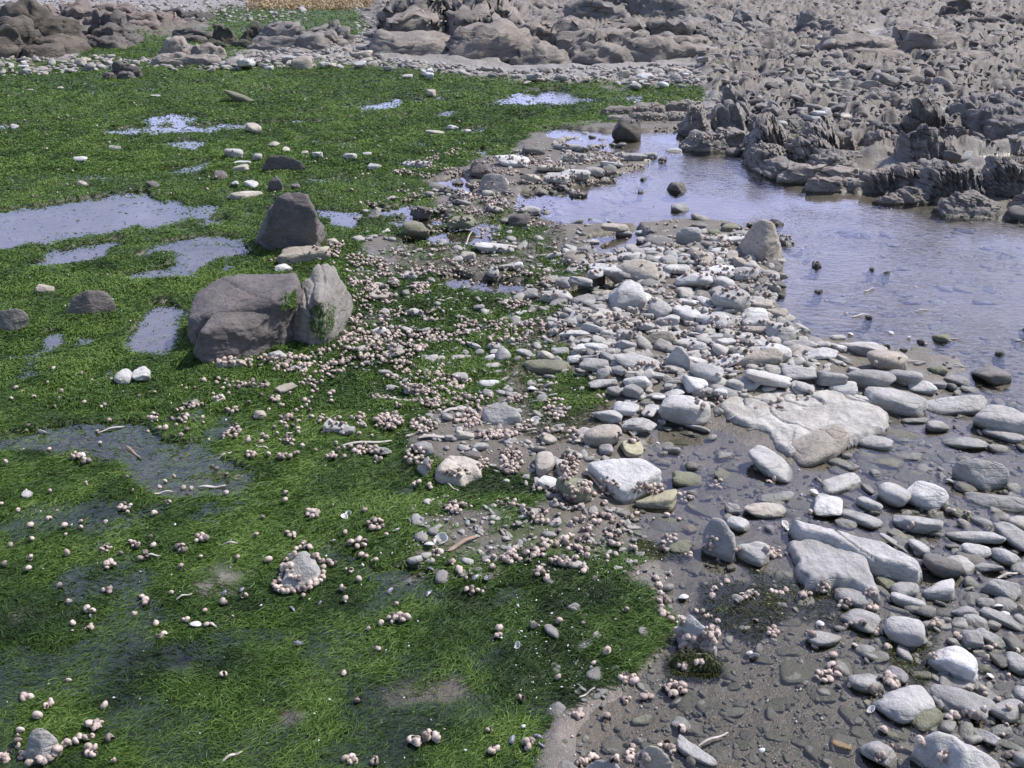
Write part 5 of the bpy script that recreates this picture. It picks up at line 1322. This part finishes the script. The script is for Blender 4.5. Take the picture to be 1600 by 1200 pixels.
# ------------------------------------------------------------------ weed growing on rocks: parts of their rock
def weed_patch(o, polys, n, mat, ln=.03, label=None):
    r = np.random.default_rng(77)
    V, F, tn = [], [], []
    for poly in polys:
        P_ = np.array(poly, float)
        Q = scatter_px(n, P_[:, 0].min(), P_[:, 0].max(), P_[:, 1].min(), P_[:, 1].max(), lambda px, py: poly_px(px, py, poly), r)
        for px, py in Q:
            loc, nor, ob = ray(px, py)
            if ob is not o: continue
            dn = Vector((0, 0, -1)) - nor * nor.dot(Vector((0, 0, -1)))
            t = (dn + Vector(r.normal(0, .45, 3))).normalized()
            t = (t - nor * t.dot(nor) * .7).normalized()
            s_ = t.cross(nor).normalized() * float(r.uniform(.0012, .0028))
            L_ = ln * float(r.uniform(.4, 1.3)); b0 = len(V)
            for k, (f, up, w) in enumerate(((0, .001, .8), (.5, .006, 1), (1, .002, .2))):
                c_ = loc - o.location + t * (L_ * f) + nor * up
                V += [c_ + s_ * w, c_ - s_ * w]; tn += [float(np.clip(r.normal(.45, .22), 0, 1))] * 2
            F += [[b0, b0 + 1, b0 + 3, b0 + 2], [b0 + 2, b0 + 3, b0 + 5, b0 + 4]]
    if F:
        c = link("weed_patch", new_mesh("weed_patch", np.array([v[:] for v in V]), np.array(F), True, {"tint": np.array(tn)}), mat, o)
        if label: tag(c, label)
def by_label(s): return next(o for o in C.objects if o.get("label", "").startswith(s))
weed_patch(by_label("ribbed boulder"), [[(485, 480), (508, 470), (525, 480), (520, 510), (505, 530), (486, 515)]], 330, M_weed, .018, "green weed streak on the boulder's face")
weed_patch(by_label("big flat-topped"), [[(440, 465), (462, 450), (462, 480), (440, 482)]], 160, M_weed, .018)
weed_patch(by_label("mossy low block"), [[(1044, 1018), (1130, 1020), (1128, 1050), (1046, 1050)]], 900, M_moss, .016)

# ------------------------------------------------------------------ shell grit (white specks)
def d_grit(px, py): return np.clip(.06 + .8 * poly_px(px, py, [(640, 780), (1000, 800), (1020, 900), (700, 910), (560, 920), (560, 880)]) + .6 * lookup(M_shal, px, py) * (px > 800) + .7 * poly_px(px, py, BAND[1][0]) + .3 * poly_px(px, py, BAND[2][0]), 0, 1)
P = scatter_px(3000, -60, 1660, 115, 1260, d_grit)
mpp = depth_of(P[:, 1]) / FPX
X, Y = at(P[:, 0], P[:, 1], .005); Z = np.maximum(ground_h(X, Y), -.02) + .003 + .008 * lookup(M_alg, P[:, 0], P[:, 1])
sz = np.clip(RNG.lognormal(math.log(2.6), .45, len(P)), 1.2, 9) * mpp / 2
S = np.stack([sz, sz * RNG.uniform(.35, .8, len(P)), sz * .35], -1)
V, F, A = joined([ICO[1]], np.zeros(len(P), int), S, rand_rot(len(P), .4), np.stack([X, Y, Z], -1), RNG.uniform(0, 1, len(P)))
tag(link("shell_grit", new_mesh("shell_grit", V, F, False, {"tint": A}), M_shell), "tiny white shell chips strewn over mud and weed", "shell grit", kind="stuff")

# ------------------------------------------------------------------ water sheet
def build_water():
    X = [-60, 60]; n = 2
    V = np.array([[-40, .2, 0], [40, .2, 0], [40, 24, 0], [-40, 24, 0]], float)
    return tag(link("water", new_mesh("water", V, np.array([[0, 1, 2, 3]]), False), M_water), kind="structure")
water = build_water()

# ------------------------------------------------------------------ green weed: filaments combed over the mud
def blades(name, label, n, y0, y1, dens, mat, len_m, wid_px, wid_min, lift, seed, x0=-170, x1=1760, flow=0.0, spread=.8, tshift=0.0, power=1.0, cat="green weed", tcon=1.0, curly=1.0):
    r = np.random.default_rng(seed)
    P = scatter_px(n, x0, x1, y0, y1, dens, r, power)
    n = len(P)
    X, Y = at(P[:, 0], P[:, 1], 0.01)
    X, Y = np.array(X), np.array(Y)
    H0 = ground_h(X, Y)
    mpp = depth_of(P[:, 1]) / FPX
    dirn = flow + spread * 2.2 * fbm(X * 2.6, Y * 2.6, octaves=3, seed=seed + 1) + r.normal(0, spread * .55, n) + math.pi * (r.uniform(0, 1, n) < .4)
    L = len_m * r.uniform(.5, 1.5, n); wd = np.maximum(wid_px * mpp, wid_min) * r.uniform(.6, 1.4, n) / 2
    curl = r.normal(0, curly, n)
    lf = lift * r.uniform(.15, 1.0, n) ** 1.3
    clump_ = fbm(X * 9, Y * 9, octaves=3, seed=seed + 2)
    lf = lf * (1 + .9 * clump_)
    K = 4
    emer = r.uniform(0, 1, n) < .22 + .35 * (clump_ > .25)
    pts = np.zeros((n, K, 3)); sidev = np.zeros((n, K, 3))
    px_, py_ = X.copy(), Y.copy()
    roll = r.normal(0, .75, n)
    a = dirn.copy()
    for k in range(K):
        t = k / (K - 1)
        if k: 
            a = dirn + curl * (t - .3) * 1.1
            px_ = px_ + np.cos(a) * L / (K - 1); py_ = py_ + np.sin(a) * L / (K - 1)
        z = H0 + .001 + lf * math.sin(math.pi * (.12 + .80 * t))
        sub = H0 < -.003
        flo = np.maximum(H0 + .002, -.006) + (.006 + .003 * curl / curly) * math.sin(math.pi * (.1 + .6 * t))
        z = np.where(sub, np.clip(flo, H0 + .001, np.where(emer, .007, -.0008)), z)
        pts[:, k] = np.stack([px_, py_, z], -1)
        sx, sy = -np.sin(a), np.cos(a)
        sidev[:, k] = np.stack([sx * np.cos(roll), sy * np.cos(roll), np.sin(roll)], -1)
    wk = np.array([.7, 1.0, .85, .25])
    Lp = pts + sidev * (wd[:, None] * wk)[..., None]; Rp = pts - sidev * (wd[:, None] * wk)[..., None]
    V = np.stack([Lp, Rp], 2).reshape(-1, 3)
    b = (np.arange(n) * K * 2)[:, None, None]
    q = np.array([[2 * k, 2 * k + 1, 2 * k + 3, 2 * k + 2] for k in range(K - 1)])
    F = (b + q[None]).reshape(-1, 4)
    tint = np.clip(.42 + tcon * (.40 * clump_ + .25 * fbm(X * 2, Y * 2, octaves=2, seed=seed + 3)) + r.normal(0, .13, n) + tshift, 0, 1)
    return tag(link(name, new_mesh(name, V, F, True, {"tint": np.repeat(tint, K * 2)}), mat), label, cat, kind="stuff")

def d_weed(px, py):
    x, y = at(px, py)
    X_, Y_ = np.array(x), np.array(y)
    _, _, wx, wy = masks(X_, Y_)
    s_ = np.clip((py + 130) / 900, 0.08, 1.5)
    a = lookup(M_alg, px + 48 * s_ * fbm(X_ * 6, Y_ * 6, octaves=4, seed=231, gain=.6), py + 24 * s_ * fbm(X_ * 6, Y_ * 6, octaves=4, seed=232, gain=.6)); th = lookup(M_thin, px, py)
    n = fbm(X_ * 5, Y_ * 5, octaves=4, seed=211, gain=.65)
    cover = sstep(.22, .62, a * (1 - .8 * th) + .75 * n * (.44 + th))
    pool = lookup(M_poolb, wx, wy)
    st = lookup(M_strand, wx, wy)
    streak = sstep(.12, .5, fbm(X_ * 3.5 + Y_, Y_ * 13, octaves=3, seed=219))
    return cover * (1 - (.96 - .35 * st) * sstep(.25, .9, pool) * (1 - .6 * streak * (pool < .99)))
blades("weed_near", "long green weed filaments combed over the wet foreground", 270000, 560, 1420, d_weed, M_weed, .030, 1.2, .0011, .006, 301, flow=.25, spread=.95, tcon=1.5, tshift=.0, curly=2.0)
blades("weed_middle", "mossy green weed cushions round the boulders and pools", 230000, 255, 640, d_weed, M_weed, .021, 1.3, .0015, .013, 302, spread=1.6, tshift=.15, tcon=1.3)
blades("weed_far", "green weed flat stretching back to the gravel", 230000, 6, 270, d_weed, M_weed, .030, 1.2, .003, .016, 303, spread=1.9, tshift=.19, tcon=1.3)
blades("moss_film", "olive moss on the drowned stones and mud", 26000, 300, 1260, lambda px, py: np.clip(poly_px(px, py, [(1100,905),(1190,905),(1240,950),(1180,1000),(1090,960)]) + poly_px(px, py, [(1040,1020),(1130,1020),(1130,1050),(1050,1055)]) + .6 * poly_px(px, py, [(1390,960),(1470,960),(1440,1080),(1380,1010)]) + .5 * poly_px(px, py, [(1160,880),(1320,920),(1400,1000),(1250,960)])
       + .8 * poly_px(px, py, [(990,840),(1085,845),(1080,870),(1010,870)]) + .30 * poly_px(px, py, [(600, 330), (860, 300), (900, 420), (880, 520), (820, 600), (640, 480)]) + .35 * poly_px(px, py, [(800,590),(940,590),(960,700),(820,690)]), 0, 1), M_moss, .016, 1.1, .0012, .008, 304, spread=2, cat="moss")
blades("dry_wrack", "buff dry wrack heaped at the top edge beyond the green weed", 9000, -30, 17, lambda px, py: poly_px(px, py, [(385, 17), (400, -30), (600, -30), (575, 14), (480, 19)]), M_dry, .09, 1.6, .004, .07, 305, x0=300, x1=640, spread=2, cat="dry wrack")
